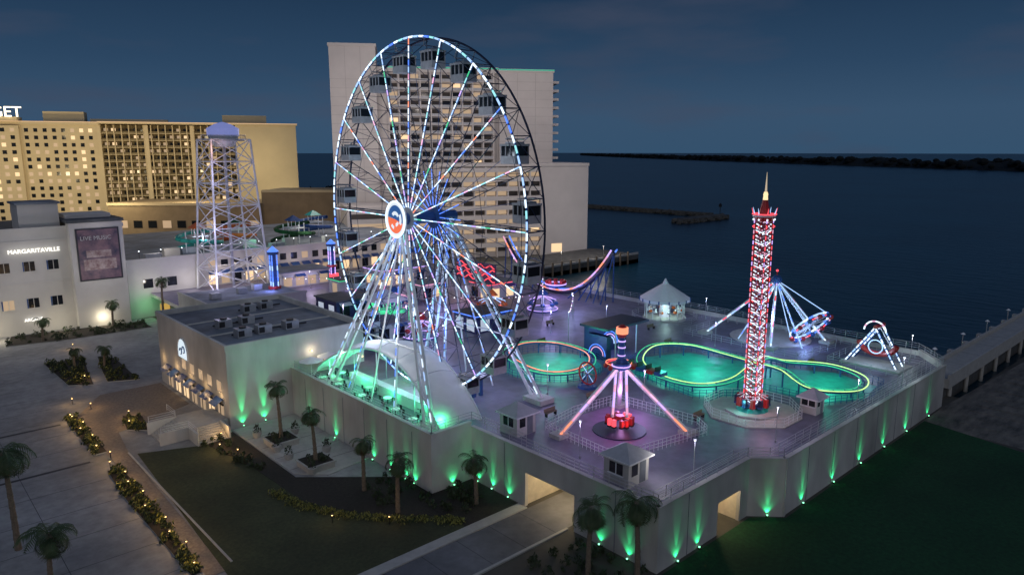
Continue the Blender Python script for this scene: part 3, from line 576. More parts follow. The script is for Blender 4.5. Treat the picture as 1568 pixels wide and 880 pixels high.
for x in (106.5,109):
    H2=Vector((x,38.7,11.2)); 
    for fy in (42.5,35.4): b.tube((x,fy,5.4),H2,.2,BLUES,8); b.led((x-.25,fy,5.6),H2+Vector((-.25,0,0)),.10,[L_W,L_W,L_LB,L_W],.8,5,0,.25)
b.tube((106.2,38.7,11.2),(109.3,38.7,11.2),.3,REDP,10)
b.path([Vector((106.2,38.7+1.5*math.cos(i*math.pi/10),10.7+1.4*math.sin(i*math.pi/10))) for i in range(11)],.11,[L_W,L_PD,L_W],6)
b.path([Vector((107.7,38.7+2.6*math.cos(math.pi+i*math.pi/10),8.6+1.6*math.sin(math.pi+i*math.pi/10))) for i in range(11)],.4,REDP,8)
b.path([Vector((107.0,38.7+1.0*math.cos(i*math.pi/8),8.2+1.0*math.sin(i*math.pi/8))) for i in range(16)],.08,L_LB,5,True)
for fy in (-2,2): b.tube((107.7,38.7,11.2),(107.7,38.7+fy,8.2),.09,WHITEP,5)
b.bx(105.3,110.2,34.6,43,5.3,5.6,CONCL)
sw=b.obj('swinging_ship_ride'); plight('glow',(105.5,38.5,8.5),(.55,.7,1),260,.4,sw)
railing('ride_fence',[(103.5,33.6),(112,33.6),(112,44),(103.5,44)],5.3,1.1,closed=True)
# carousel
c=(109.7,77.5); b=MB(); b.cone(c,4.0,4.0,5.3,5.7,CONCL,24); b.cone(c,4.6,3.4,9.3,10.1,FABRIC,16); b.cone(c,3.4,.6,10.1,11.9,FABRIC,16); b.cone(c,.6,.1,11.9,12.9,WHITEP,8); b.cone(c,4.65,4.65,8.8,9.3,WHITEP,16); b.cone(c,.9,.9,5.7,9.2,COOLW,12)
for i,(x,y) in enumerate(ring_pts(c,4.68,0,16)): b.tube((x,y,8.8),(x,y,9.35),.12,BLUES,5)
for i,(x,y) in enumerate(ring_pts(c,3.6,0,14)):
    b.tube((x,y,5.7),(x,y,9),.07,WHITEP,5); hx,hy=c[0]+(x-c[0])*.8,c[1]+(y-c[1])*.8; b.ball((hx,hy,6.9),.38,WHITEP if i%2 else ORANGE,7,5,.7); b.ball((hx+.3,hy+.1,7.3),.2,WHITEP,6,4); b.ball((x,y,9.1),.08,L_WH,5,4)
ca=b.obj('carousel'); plight('glow',(c[0]-1.5,c[1]-1.5,8),(.6,1,.9),200,.3,ca); railing('ride_fence',ring_pts(c,6,0,12),5.3,1.1,closed=True)
# half pipe coaster
b=MB(); pts=[]
for i in range(33):
    t=i/32*2-1; y=108-t*16.2; z=6.4+10.2*abs(t)**2.3; pts.append(Vector((112,y,z)))
for o,m in ((-.9,[L_PD,L_O,L_PD,L_V]),(.9,[L_B])): b.path([p_+Vector((o,0,0)) for p_ in pts],.17,m,6)
b.path([p_-Vector((0,0,.6)) for p_ in pts],.4,DARKS,8)
for i in range(0,33,2): b.tube(pts[i]+Vector((-.9,0,0)),pts[i]+Vector((.9,0,0)),.08,DARKS,4)
for i in (0,2,4,6,9,23,26,28,30,32):
    for dx in (-2,2): b.tube((112+dx,pts[i].y-(2 if i<16 else -2)*.8,5.3),pts[i]-Vector((0,0,.6)),.14,BLUES,6)
b.cone((112,108),2.3,2.3,6.9,7.4,BLUES,16); b.path([Vector((x,y,7.5)) for x,y in ring_pts((112,108),2.3,0,16)],.14,L_V,5,True)
for x,y in ring_pts((112,108),1.9,0,8): b.bx(x-.3,x+.3,y-.3,y+.3,7.4,8.3,REDP)
hp=b.obj('half_pipe_coaster'); plight('glow',(108,106,9),(.5,.4,1),800,.6,hp); plight('glow',(107,97,10),(.3,.3,1),450,.6,hp)

# ------------------------------------------------------------- deck lamps
def lamp(x,y,z=5.3,h=4.0,w=120,col=(1,.9,.8),name='street_lamp'):
    b=MB(); b.tube((x,y,z),(x,y,z+h),.045,STEEL,6,r2=.035); b.cone((x,y),.16,.22,z+h,z+h+.1,STEEL,10); b.ball((x,y,z+h-.10),.08,L_WH,8,5); b.cone((x,y),.12,.12,z,z+.3,STEEL,8)
    o=b.obj(name,(x,y,z)); plight('bulb',(x,y,z+h-.45),col,w,.2,o)
for x,y,w,c in [(56,35.5,120,(.75,.7,1)),(70,34.5,190,(.75,.7,1)),(86,32.6,170,(.8,.85,1)),(100,32.4,140,(.8,.9,1)),(113.5,36,240,(.9,1,1)),(51.5,46,200,(.7,.55,1)),(63,62,300,(.68,.5,1)),(70,52,350,(.62,.5,1)),(99,60,380,(.4,.5,1)),(115,72,250,(.5,.6,1)),(96,80,550,(.42,.45,1)),(100,92,500,(.45,.55,1)),(86,84,600,(.42,.4,1)),(66,88,450,(.5,.5,1)),(70,104,700,(.5,.4,1)),(84,112,700,(.42,.35,1)),(62,112,500,(.6,.5,1)),(72,128,700,(.5,.4,1)),(88,135,650,(.6,.5,1)),(102,128,550,(.8,.6,.9)),(75,150,650,(.75,.6,1)),(98,156,550,(1,.8,.7)),(56,158,400,(.8,.7,1)),(68,162,300,(1,.85,.7))]:
    lamp(x,y,w=w,col=c)
# festoon string lights
b=MB()
for (x0,y0),(x1,y1) in (((64,92),(76,104)),((76,104),(92,92)),((92,92),(104,104)),((60,150),(76,132)),((76,132),(92,120)),((84,78),(96,88))):
    for x,y in ((x0,y0),(x1,y1)): b.tube((x,y,5.3),(x,y,10.5),.07,STEEL,5)
    pr_=None
    for i in range(17):
        t=i/16; q=Vector((x0+(x1-x0)*t,y0+(y1-y0)*t,10.4-1.6*4*t*(1-t)*.5))
        if pr_: b.tube(pr_,q,.02,BLACK,3)
        b.ball(q-Vector((0,0,.1)),.09,[L_WH,L_P,L_V][i%3],5,4); pr_=q
b.obj('festoon_string_lights')
for (x,y,h,m) in ((63,142,11,L_B),(86,160,9,L_V)):
    b=MB(); b.cone((x,y),1.6,1.6,5.3,6.2,L_R,12); b.cone((x,y),1.9,1.9,5.3,5.5,WHITEP,12); 
    for sx in (-1,1):
        for sy in (-1,1): b.led((x+sx*.55,y+sy*.55,6.2),(x+sx*.55,y+sy*.55,5.3+h-1.2),.14,[m,m,L_LB],1.0,5,0,.1)
    for i in range(int(h)-2): b.bx(x-.5,x+.5,y-.5,y+.5,6.6+i,6.7+i,BLUES)
    b.bx(x-.4,x+.4,y-.4,y+.4,6.2,5.3+h-1.2,BLUES); b.cone((x,y),1.2,1.2,5.3+h-1.2,5.3+h-.6,BLUES,12); b.cone((x,y),1.2,.1,5.3+h-.6,5.3+h+.5,L_B,12); b.cone((x,y),1.3,1.3,8,8.5,REDP,12)
    o=b.obj('kiddie_drop_tower'); plight('glow',(x-2,y-2,9),(.3,.35,1),260,.4,o)
def pavilion(x0,x1,y0,y1,h,name,front=WARM2,roof=ROOF,trim=None,wallm=None):
    b=MB(); z=5.3; wm=wallm or WALL; b.bx(x0,x1,y0,y1,z,z+h,wm); b.bx(x0-.3,x1+.3,y0-.3,y1+.3,z+h,z+h+.25,roof)
    n=max(1,int((x1-x0)/3))
    for i in range(n): xx=x0+(i+.5)*(x1-x0)/n; b.bx(xx-1,xx+1,y0-.04,y0,z+.3,z+2.4,front if random.random()<.7 else GLASSD); b.add([(xx-1.2,y0-.02,z+3),(xx+1.2,y0-.02,z+3),(xx+1.2,y0-1,z+2.5),(xx-1.2,y0-1,z+2.5)],[(0,1,2,3)],BLUES if i%2 else WHITEP)
    n=max(1,int((y1-y0)/3))
    for i in range(n): yy=y0+(i+.5)*(y1-y0)/n; b.bx(x0-.04,x0,yy-1,yy+1,z+.3,z+2.4,front if random.random()<.7 else GLASSD)
    if trim: b.path([Vector((x0-.35,y1,z+h+.1)),Vector((x0-.35,y0-.35,z+h+.1)),Vector((x1,y0-.35,z+h+.1))],.1,trim,5)
    return b.obj(name)
pavilion(64,74,118,126,3.2,'arcade_pavilion',COOLW,ROOFD,None,NAVY); pavilion(88,100,140,148,3.6,'snack_pavilion',WARM,ROOF,L_V); pavilion(70,82,154,162,3.4,'gift_shop',WARM2,ROOF)
pavilion(76,84,92,98,3.0,'game_booth',COOLW,ROOFD,L_B,NAVY); pavilion(96,104,112,118,3.2,'food_stall',WARM,ROOF,L_R); pavilion(60,66,98,104,2.8,'restroom_building',GLASSD)
pavilion(86,92,122,127,3.0,'food_stall',WARM,ROOF,L_PD); pavilion(76,81,138,143,3.0,'game_booth',WARM2,ROOFD,L_G)
for (x,y,m1,m2) in ((68,97,L_V,REDP),(90,104,L_LB,ORANGE),(78,120,L_PD,BLUES),(98,98,L_V,BLUES)):
    b=MB(); b.cone((x,y),3,3,5.3,5.6,BLUES,18); b.tube((x,y,5.6),(x,y,8.5),.3,WHITEP,8); b.cone((x,y),1.2,.2,8.5,9.6,m2,10)
    for px,py in ring_pts((x,y),2.6,0,8): b.tube((x,y,8.2),(px,py,7.4),.07,m1,5); b.ball((px,py,6.7),.5,m2,8,5,.8); b.tube((px,py,7.4),(px,py,7.0),.05,WHITEP,4)
    b.path([Vector((px,py,5.65)) for px,py in ring_pts((x,y),3,0,18)],.08,m1,4,True); o=b.obj('kiddie_carousel'); plight('glow',(x-1.5,y-2.5,8),(.5,.4,1),240,.4,o)
b=MB()
for k in range(4):
    pts=[Vector((94,120-i*.45,10.2+k*.9+.35*math.sin(i*.9+k*1.7))) for i in range(28)]; b.path(pts,.12,L_R,5)
for y in (109,114,119): b.tube((94.2,y,5.3),(94.2,y,13.5),.12,DARKS,6)
b.bx(94.15,94.25,107.5,120.5,9.6,13.6,DARKS); ns=b.obj('neon_sign'); plight('glow',(92.5,114,11),(1,.1,.08),200,.5,ns)
b=MB()
for i in range(4):
    for j in range(3): b.tube((66+i*2.4,108+j*2.4,5.3),(66+i*2.4,108+j*2.4,9.5),.08,L_G if (i+j)%2 else WHITEP,5)
b.bx(65.8,73.4,107.8,113,7.3,7.4,TEAL); b.cone((69.6,110.2),4.5,.2,9.5,11.5,FABRIC,4); b.path([Vector((66+3.6*math.cos(i*.5)+3.6,110+2.4*math.sin(i*.5),9.2-i*.18)) for i in range(20)],.3,L_G,6)
ps=b.obj('play_structure'); plight('glow',(69,109,8),(.1,1,.5),320,.4,ps)
for i,(x,y) in enumerate([(58,56.5),(70,44),(66,57),(95,66),(101,74),(60,90),(80,80),(90,88),(101,45)]):
    b=MB(); b.bx(x-.9,x+.9,y-.2,y+.2,5.72,5.8,TRUNK); b.bx(x-.9,x+.9,y+.2,y+.26,5.8,6.2,TRUNK); b.bx(x-.8,x-.7,y-.2,y+.2,5.3,5.72,BLACK); b.bx(x+.7,x+.8,y-.2,y+.2,5.3,5.72,BLACK); b.obj('park_bench',(x,y,5.3))

# ------------------------------------------------------------- lattice water tower
c=(62,161.4); b=MB(); zt=38.6; zb=5.3
def LG(sx,sy,t): w=6.0*(1-t)+4.2*t; return Vector((c[0]+sx*w,c[1]+sy*w,zb+(zt-zb)*t))
K=7
for sx,sy in ((-1,-1),(1,-1),(1,1),(-1,1)): b.tube(LG(sx,sy,0),LG(sx,sy,1),.22,WHITEP,6)
cs=[(-1,-1),(1,-1),(1,1),(-1,1)]
for k in range(K):
    for i in range(4):
        a_,b_=cs[i],cs[(i+1)%4]; b.tube(LG(*a_,k/K),LG(*b_,(k+1)/K),.11,WHITEP,5); b.tube(LG(*b_,k/K),LG(*a_,(k+1)/K),.11,WHITEP,5); b.tube(LG(*a_,(k+1)/K),LG(*b_,(k+1)/K),.11,WHITEP,5)
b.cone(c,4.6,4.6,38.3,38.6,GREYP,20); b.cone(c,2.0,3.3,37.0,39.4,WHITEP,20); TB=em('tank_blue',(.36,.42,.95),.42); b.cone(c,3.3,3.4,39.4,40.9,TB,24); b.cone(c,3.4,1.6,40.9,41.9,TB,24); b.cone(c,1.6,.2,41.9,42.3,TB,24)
b.path([Vector((x,y,39.5)) for x,y in ring_pts(c,4.6,0,20)],.05,GREYP,4,True)
for x,y in ring_pts(c,4.6,0,20): b.tube((x,y,38.6),(x,y,39.5),.04,GREYP,4)
b.tube((c[0],c[1],5.3),(c[0],c[1],37),.35,GREYP,8)
wt=b.obj('lattice_water_tower')
for z in (9,20,31): plight('glow',(c[0]-7,c[1]-8,z),(.68,.64,1),750,.6,wt)
plight('glow',(c[0],c[1],12),(.5,.45,1),500,.6,wt); plight('glow',(c[0]-5,c[1]-6,36.6),(1,.5,.35),180,.5,wt)

# ------------------------------------------------------------- left white restaurant building
b=MB(); b.bx(-60,42,169,200,0,20.4,WALL2); b.bx(42,118,168.6,172,0,12.6,WALL2); b.bx(42.05,125,172,236,0,11.6,WALL2); b.bx(42.1,125,172.1,236,11.6,11.65,ROOF)
b.bx(-60,42.2,168.8,169.3,20.4,21.2,WALL2); b.bx(41.9,118.2,168.4,168.9,12.6,13.0,WALL2)
b.bx(-60,41.8,169.3,199.8,20.4,20.45,ROOFD)
b.bx(24,31,171,179,20.4,25.6,WALL2); b.bx(23.6,31.4,170.6,179.4,25.6,26,ROOF); b.bx(8,17,174,184,20.4,23.6,WALL2); b.bx(32,40.5,171,178,20.4,23.2,WALL2)
b.bx(31.6,41.4,166.4,169,0,21.8,WALL2); b.bx(31.3,41.7,166.1,179.6,21.8,22.4,ROOFD)
for x in (4,8,12,16.3,20.4,24.6,28.7):
    for z,h in ((5.2,1.9),(12.6,1.9)):
        b.bx(x-.9,x+.9,168.93,169.0,z,z+h,GLASSD if int(x+z)%5 else WARM2); b.bx(x-1.1,x+1.1,168.85,169.0,z-.25,z,WALL2); b.bx(x-.05,x+.05,168.9,168.93,z,z+h,WALL2); b.bx(x-1.15,x-.95,168.9,169,z,z+h,BLUES)
b.bx(-60,31.6,168.9,169,10.0,10.3,WALL2); b.bx(-60,31.6,168.8,169,18.4,18.7,WALL2)
for x in (46,51):
    b.bx(x-1,x+1,168.53,168.6,6.5,8.5,GLASSD); b.bx(x-1.2,x+1.2,168.48,168.6,6.25,6.5,WALL2)
b.bx(48,50,168.5,168.6,0,2.6,em('door_yellow',(1,.6,.15),.5))
for i in range(20):
    x=60+i*2.9; b.bx(x-.9,x+.9,168.53,168.6,5.6,7.8,WARM if i%3==0 else (WARM2 if i%3==1 else GLASSD)); b.add([(x-1.1,168.55,8.8),(x+1.1,168.55,8.8),(x+1.1,167.3,8.1),(x-1.1,167.3,8.1)],[(0,1,2,3)],BLUES)
    b.bx(x-.8,x+.8,168.53,168.6,9.6,11.2,GLASSD if i%4 else WARM2)
rb=b.obj('white_restaurant_building')
text('rooftop_sign','MARGARITAVILLE',1.12,(21.2,168.5,16.3),(math.pi/2,0,0),SIGNW,rb,.1)
text('ground_sign','ARCADE',.8,(22.6,168.6,2.6),(math.pi/2,0,0),SIGNW,rb,.1)
for x,w_ in ((-2,200),(9,240),(18,240),(28,260),(36,260)): plight('wall_wash',(x,165,2),(1,.88,.62),w_,.3,rb)
for x,z in ((24,19),(36,12),(22,10)): plight('wall_wash',(x,160,z),(1,.95,.9),420,.4,rb)
for x in (46,54): plight('wall_wash',(x,165.2,7.5),(1,.92,.8),180,.3,rb)
plight('door_glow',(45.0,166,3),(.1,1,.3),120,.3,rb); 
for x in range(62,116,9): plight('shop_glow',(x,165.5,9.3),(1,.8,.6),110,.3,rb)
b=MB(); b.bx(32.6,40.6,166.25,166.38,9.8,20.6,pm('poster_frame',(.04,.04,.05),.5,.2,1)); 
PO=pm('poster_art',(.22,.13,.15),.6,.6,.45,col2=(.05,.05,.09)); b.bx(32.9,40.3,166.2,166.25,10.1,20.3,PO)
BL=pm('poster_shape',(.40,.33,.32),.6,.5,.8,col2=(.16,.07,.08)); b.bx(33.6,39.6,166.15,166.19,12,14.2,BL); b.bx(34.2,38.8,166.13,166.16,14.6,16.0,BL)
pb=b.obj('poster_billboard'); text('poster_title','LIVE MUSIC',1.15,(33.3,166.1,18.2),(math.pi/2,0,0),pm('poster_text',(.6,.6,.6),.6),pb,.02); plight('poster_lamp',(36.5,163.5,21.5),(1,.9,.9),50,.3,pb)
b=MB()
cols=[TEAL,ORANGE,GRASSG,BLUES]
for k,(x,y) in enumerate([(62,182),(74,190),(88,184),(100,196)]):
    b.path([Vector((x+4.4*math.cos(i*.45)*(1+.02*i),y+4*math.sin(i*.45),16.8-i*.22)) for i in range(22)],.5,cols[k],8)
    for q in range(4): b.tube((x+3*math.cos(q*1.57),y+3*math.sin(q*1.57),11.6),(x+3*math.cos(q*1.57),y+3*math.sin(q*1.57),16.8),.15,WHITEP,6)
    b.bx(x-2,x+2,y-2,y+2,15.6,15.8,WHITEP); b.cone((x,y),2.6,.2,17.6,19,cols[(k+1)%4],4)
    for q in range(4): b.tube((x+1.6*math.cos(q*1.57+.78),y+1.6*math.sin(q*1.57+.78),15.8),(x+1.6*math.cos(q*1.57+.78),y+1.6*math.sin(q*1.57+.78),17.7),.08,WHITEP,5)
for i in range(14): b.bx(48+i*5,51.5+i*5,176+(i%3)*3,178+(i%3)*3,11.65,12.9+(i%2)*.6,WALL2 if i%2 else ROOFL)
for i in range(16): b.tube((46+i*4.6,173.5,11.6),(46+i*4.6,173.5,14),.05,BLACK,5); b.ball((46+i*4.6,173.5,14.1),.12,L_WH,6,4)
wp=b.obj('rooftop_water_park')
for x,y,cc in ((62,178,(.7,.8,1)),(76,180,(.3,1,.7)),(90,178,(.9,.9,.8)),(104,182,(.6,.7,1)),(52,176,(1,.9,.8))): plight('park_lamp',(x,y,15.5),cc,400,.4,wp)

# ------------------------------------------------------------- beige casino hotel
o=V(-262,300); e=V(-106,360); d=Vector((e[0]-o[0],e[1]-o[1])); Lh=d.length; d/=Lh; d=(d.x,d.y); b=MB()
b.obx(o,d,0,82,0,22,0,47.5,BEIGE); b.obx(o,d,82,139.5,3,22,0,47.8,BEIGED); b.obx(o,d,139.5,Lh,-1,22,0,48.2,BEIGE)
b.obx(o,d,-2,82.4,-.6,22,47.5,49,BEIGE); b.obx(o,d,82.4,Lh+.6,-1.6,22.5,48.2,49.2,BEIGE); b.obx(o,d,82,Lh+.7,-1.75,-1.6,48.9,49.15,CREAM); b.obx(o,d,0,82,-.7,-.6,48.7,48.95,CREAM)
nf=14
for f in range(nf):
    z=3.4+f*3.15
    for c_ in range(23):
        a=1.8+c_*3.5; rnd=random.random(); mt=WARM2 if rnd<.25 else (WARM if rnd<.38 else GLASSD)
        b.obx(o,d,a-.75,a+.75,-.06,0,z,z+1.6,mt)
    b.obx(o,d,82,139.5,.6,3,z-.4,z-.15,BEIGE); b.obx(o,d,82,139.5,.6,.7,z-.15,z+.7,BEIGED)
    for c_ in range(19):
        a=83.5+c_*3; rnd=random.random(); b.obx(o,d,a-.2+.4,a+2,2.9,3.0,z-.1,z+2,WARM2 if rnd<.3 else (WARM if rnd<.36 else GLASSD))
for c_ in range(20): b.obx(o,d,82+c_*3.02-.2,82+c_*3.02+.2,.2,3,0,47.8,BEIGE)
for c_ in range(4): b.obx(o,d,82+c_*19.2-.8,82+c_*19.2+.8,-.2,3,0,47.8,BEIGE)
b.obx(o,d,60,76,6,14,49,53.5,BEIGE); b.obx(o,d,134,154,5,14,49,53,BEIGE); b.obx(o,d,78,110,8,12,49,50.6,BEIGE)
b.obx(o,d,36,52,-2,0,0,47,BEIGE); b.obx(o,d,35,52,-2.6,6,49,50.6,BEIGE)
for f in range(nf):
    for c_ in range(4): b.obx(o,d,38+c_*3.6,39.6+c_*3.6,-2.06,-2,3.4+f*3.15,5+f*3.15,WARM if random.random()<.35 else (WARM2 if random.random()<.5 else GLASSD))
bh=b.obj('beige_casino_hotel')
ang=math.atan2(d[1],d[0]); nrm=(d[1],-d[0])
pt=lambda a,off,z:(o[0]+d[0]*a+nrm[0]*off,o[1]+d[1]*a+nrm[1]*off,z)
text('rooftop_sign','NUGGET',6.2,pt(29.0,3,50.6),(math.pi/2,0,ang),em('sign_bright',(1,.88,.6),2.6),bh,.3)
for a in (30,60,90,120): plight('facade_wash',pt(a,46,24),(1,.80,.46),17000,3,bh)
for a in (36,66,96,126): plight('facade_wash',pt(a,24,44),(1,.80,.46),2600,2,bh)
plight('facade_wash',pt(161,7,10),(1,.84,.48),1500,1,bh); plight('facade_wash',pt(153,22,30),(1,.84,.52),6500,2,bh)
b=MB(); b.tube(pt(160,3,0),pt(160,3,14),.2,BLACK,6); b.ball(pt(160,3,14),.7,L_WH,8,5); b.obj('floodlight_pole')
b=MB(); o2=V(-166,296); b.obx(o2,(RX,RY),0,62,0,30,0,15,TAN); b.obx(o2,(RX,RY),62,104,4,30,0,20,TAN); b.obx(o2,(RX,RY),-.3,62.2,-.3,0,14.2,15.3,BEIGE); b.obx(o2,(RX,RY),62.3,104,3.7,4,19.3,20.4,BEIGE)
for i in range(10): b.obx(o2,(RX,RY),4+i*6,7.5+i*6,-.1,0,5,8,GLASSD if i%3 else WARM2)
tp=b.obj('tan_podium_building'); 
for i in range(4): p_=V(-150+i*22,284); plight('wall_lamp',(p_[0],p_[1],9),(1,.68,.38),700,.5,tp)
b=MB()
for i in range(60):
    p_=V(-150+i*1.8,430+random.uniform(-15,30)); leafcloud(b,(p_[0],p_[1],0),(6,6,random.uniform(8,15)),40,TREEF,1.6)
b.obj('distant_tree_line')

# ------------------------------------------------------------- white hotel tower
o=V(-64,262); e=V(17,275); dd=Vector((e[0]-o[0],e[1]-o[1])); Lw=dd.length; dd/=Lw; d=(dd.x,dd.y); b=MB()
nrm=(d[1],-d[0]); pt=lambda a,off,z:(o[0]+d[0]*a+nrm[0]*off,o[1]+d[1]*a+nrm[1]*off,z)
b.obx(o,d,0,16,-2,20,0,72,HWALL); b.obx(o,d,-.3,16.3,-2.3,20.3,72,73,HWALL)
b.obx(o,d,16,60,2.2,20,0,64,HWALL); b.obx(o,d,16,60,1.2,20,64,66,HWALL); b.obx(o,d,60,80,-1,20,0,64.4,HWALL); b.obx(o,d,59.8,80.4,-1.3,20.3,64.4,65.4,HWALL)
b.obx(o,d,59.8,80.4,-1.45,-1.3,64.9,65.3,GDIM); b.obx(o,d,18,60,1.05,1.2,65.4,65.8,GDIM)
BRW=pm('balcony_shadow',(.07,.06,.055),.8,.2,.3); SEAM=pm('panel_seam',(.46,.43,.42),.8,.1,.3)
for a in (5.3,10.6): b.obx(o,d,a,a+.15,-2.04,-2,0,72,SEAM)
for a in (66.6,73.3): b.obx(o,d,a,a+.15,-1.04,-1,0,64,SEAM)
for f in range(20):
    z=3+f*3.05
    b.obx(o,d,20,58,.4,2.2,z-.3,z,HWALL)
    b.obx(o,d,20,58,.4,.5,z,z+.8,GREYP)
    for c_ in range(10):
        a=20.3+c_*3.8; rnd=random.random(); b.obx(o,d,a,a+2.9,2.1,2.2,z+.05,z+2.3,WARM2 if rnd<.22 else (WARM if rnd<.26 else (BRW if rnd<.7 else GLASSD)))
    b.obx(o,d,80,82.6,1,14,z-.3,z+.6,HWALL)
    b.obx(o,d,0,16,-2.05,-2,z-.1,z,SEAM); b.obx(o,d,60,80,-1.05,-1,z-.1,z,SEAM)
for c_ in range(11): b.obx(o,d,20+c_*3.8-.25,20+c_*3.8+.25,.3,2.2,0,64,HWALL)
th=b.obj('white_hotel_tower')
for a,off,z,w_ in ((2,40,36,11000),(10,36,64,5000),(34,46,56,13000),(74,42,62,13000)): plight('facade_wash',pt(a,off,z),(1,.87,.80),w_,2.5,th)
o3=V(-24,240); e3=V(27,257); dd=Vector((e3[0]-o3[0],e3[1]-o3[1])); L3=dd.length; dd/=L3; d3=(dd.x,dd.y); b=MB()
b.obx(o3,d3,0,L3,2,30,0,31,HWALL); b.obx(o3,d3,36,L3,0,2,0,31.2,HWALL); b.obx(o3,d3,-.2,L3+.2,-.2,30,31,32,HWALL)
for f in range(9):
    z=2+f*3.2; b.obx(o3,d3,0,36,0,1.2,z+1.5,z+3.0,HWALL)
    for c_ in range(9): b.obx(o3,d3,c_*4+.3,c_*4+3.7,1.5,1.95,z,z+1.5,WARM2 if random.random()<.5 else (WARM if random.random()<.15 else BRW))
for c_ in range(10): b.obx(o3,d3,c_*4-.2,c_*4+.2,-.0+.05,1.5,0,31,HWALL)
b.obx(o3,d3,40,44,-.06,0,1,4,WARM); b.obx(o3,d3,-30,0,4,26,0,18,HWALL)
for f in range(5): b.obx(o3,d3,-29,-1,3.9,4,1+f*3.3,2.6+f*3.3,WARM2 if f%2 else BRW)
gp=b.obj('hotel_parking_podium'); pp=lambda a,off,z:(o3[0]+d3[0]*a+d3[1]*off,o3[1]+d3[1]*a-d3[0]*off,z)
plight('wall_wash',pp(10,24,14),(1,.86,.76),3200,1.5,gp); plight('wall_wash',pp(45,24,14),(1,.92,.9),3000,1.5,gp)
b=MB(); b.bx(120,196,150,171,-2,1.6,ROCK)
for i in range(18): b.tube((122+i*4,149.8,-2),(122+i*4,149.8,3),.35,TRUNK,6)
b.bx(120,196,150,150.4,1.6,2.2,CONCL); b.obj('boat_dock')
for x in (140,160,180): lamp(x,152,1.6,4,150,(1,.85,.6),'dock_lamp')
# ------------------------------------------------------------- jetty, far shore
b=MB()
def rocks(x0,y0,x1,y1,w_,n,h=1.6):
    for i in range(n):
        t=random.random(); x=x0+(x1-x0)*t+random.uniform(-w_,w_); y=y0+(y1-y0)*t+random.uniform(-w_,w_); s=random.uniform(.8,1.8); b.ball((x,y,-1+random.random()*h),s,ROCK,5,3,.7)
b.bx(363,367,228,420,-2,1.2,ROCK); rocks(365,228,365,420,3,260); b.bx(322,364,216,224,-2,1.0,ROCK); rocks(322,220,366,220,5,160); b.obj('rock_jetty')
b=MB(); b.tube((364,222,0),(364,222,5),.2,BLACK,6); b.bx(363.4,364.6,221.4,222.6,5,6.4,BLACK); b.cone((364,222),.9,.1,6.4,7.2,BLACK,6); b.obj('navigation_beacon')
b=MB(); A0=Vector((1250,-300)); A1=Vector((2300,1500)); A2=Vector((5200,4700)); K=260; poly=[]
for i in range(K+1):
    t=i/K; poly.append(A0*(1-t)**2+A1*2*t*(1-t)+A2*t*t)
vs=[];fs=[]
for i,p_ in enumerate(poly):
    h=12+5*random.random()+4*math.sin(i*.25)*math.sin(i*.07); dr=p_.normalized(); dr=-dr*(1.0) if False else dr
    vs+=[(p_.x-dr.x*60,p_.y-dr.y*60,-2),(p_.x,p_.y,h),(p_.x+dr.x*160,p_.y+dr.y*160,h*1.1),(p_.x+dr.x*170,p_.y+dr.y*170,-2)]
for i in range(K):
    for j in range(3): q=i*4+j; fs.append((q,q+1,q+5,q+4))
b.add(vs,fs,TREEF)
for i in range(1100):
    t=random.random(); p_=(A0*(1-t)**2+A1*2*t*(1-t)+A2*t*t); dr=p_.normalized(); k=random.uniform(-50,60); r_=random.uniform(5,11); b.ball((p_.x+dr.x*k,p_.y+dr.y*k,random.uniform(4,17)),r_,TREEF,6,4,.7)
b.obj('island_tree_line')

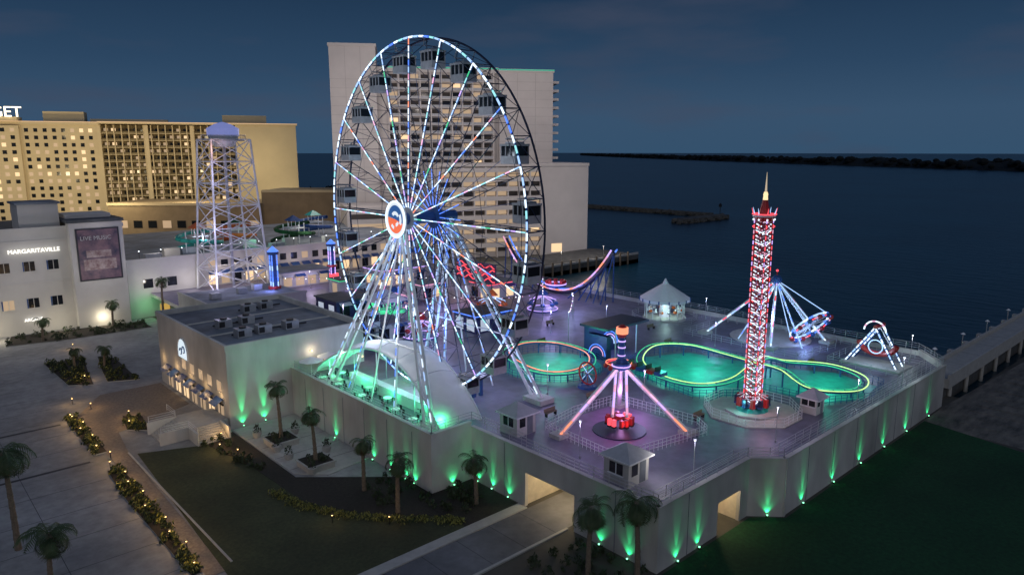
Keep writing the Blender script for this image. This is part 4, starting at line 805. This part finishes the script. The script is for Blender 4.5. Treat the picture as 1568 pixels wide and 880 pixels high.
# ------------------------------------------------------------- world, sun, camera
W=bpy.data.worlds.new('World'); S.world=W; W.use_nodes=True; nt=W.node_tree; N=nt.nodes; L=nt.links; bg=N['Background']
sky=N.new('ShaderNodeTexSky'); sky.sky_type='NISHITA'; sky.sun_disc=False; sky.sun_elevation=math.radians(2); sky.sun_rotation=math.radians(215)
tc=N.new('ShaderNodeTexCoord'); sp=N.new('ShaderNodeSeparateXYZ'); L.new(tc.outputs['Generated'],sp.inputs[0])
cr=N.new('ShaderNodeValToRGB'); L.new(sp.outputs['Z'],cr.inputs[0]); E=cr.color_ramp.elements
E[0].position=0; E[0].color=(.034,.082,.150,1); E[1].position=1; E[1].color=(.018,.042,.105,1)
x=E.new(.05); x.color=(.034,.080,.150,1); x=E.new(.11); x.color=(.021,.057,.118,1); x=E.new(.2); x.color=(.011,.034,.078,1); x=E.new(.35); x.color=(.012,.036,.09,1)
mp=N.new('ShaderNodeMapping'); mp.inputs['Scale'].default_value=(2,2,9); mp.inputs['Location'].default_value=(.3,.1,0); cn=N.new('ShaderNodeTexNoise'); cn.inputs['Scale'].default_value=1.9; cn.inputs['Detail'].default_value=8
L.new(tc.outputs['Generated'],mp.inputs[0]); L.new(mp.outputs[0],cn.inputs['Vector'])
c2=N.new('ShaderNodeValToRGB'); c2.color_ramp.elements[0].position=.50; c2.color_ramp.elements[0].color=(0,0,0,1); c2.color_ramp.elements[1].position=.74; c2.color_ramp.elements[1].color=(.6,.6,.6,1); L.new(cn.outputs['Fac'],c2.inputs[0])
mx=N.new('ShaderNodeMix'); mx.data_type='RGBA'; L.new(c2.outputs[0],mx.inputs[0]); L.new(cr.outputs[0],mx.inputs[6]); mx.inputs[7].default_value=(.052,.064,.108,1)
sc=N.new('ShaderNodeMix'); sc.data_type='RGBA'; sc.inputs[0].default_value=.002; L.new(mx.outputs[2],sc.inputs[6]); L.new(sky.outputs[0],sc.inputs[7])
L.new(sc.outputs[2],bg.inputs['Color']); bg.inputs['Strength'].default_value=1.0
sl=bpy.data.lights.new('dusk_sun','SUN'); sl.energy=.33; sl.angle=math.radians(50); sl.color=(1,.95,.92); so=bpy.data.objects.new('dusk_sun',sl); S.collection.objects.link(so)
so.rotation_euler=(Vector((.62,.68,-.55))).to_track_quat('-Z','Y').to_euler()
cam=bpy.data.cameras.new('camera'); cam.sensor_width=36; cam.lens=25.25; cam.clip_end=20000; cam.clip_start=.5
co=bpy.data.objects.new('camera',cam); co.location=(0,0,36); co.rotation_euler=(math.radians(90-10.71),0,HD-math.pi/2); S.collection.objects.link(co); S.camera=co
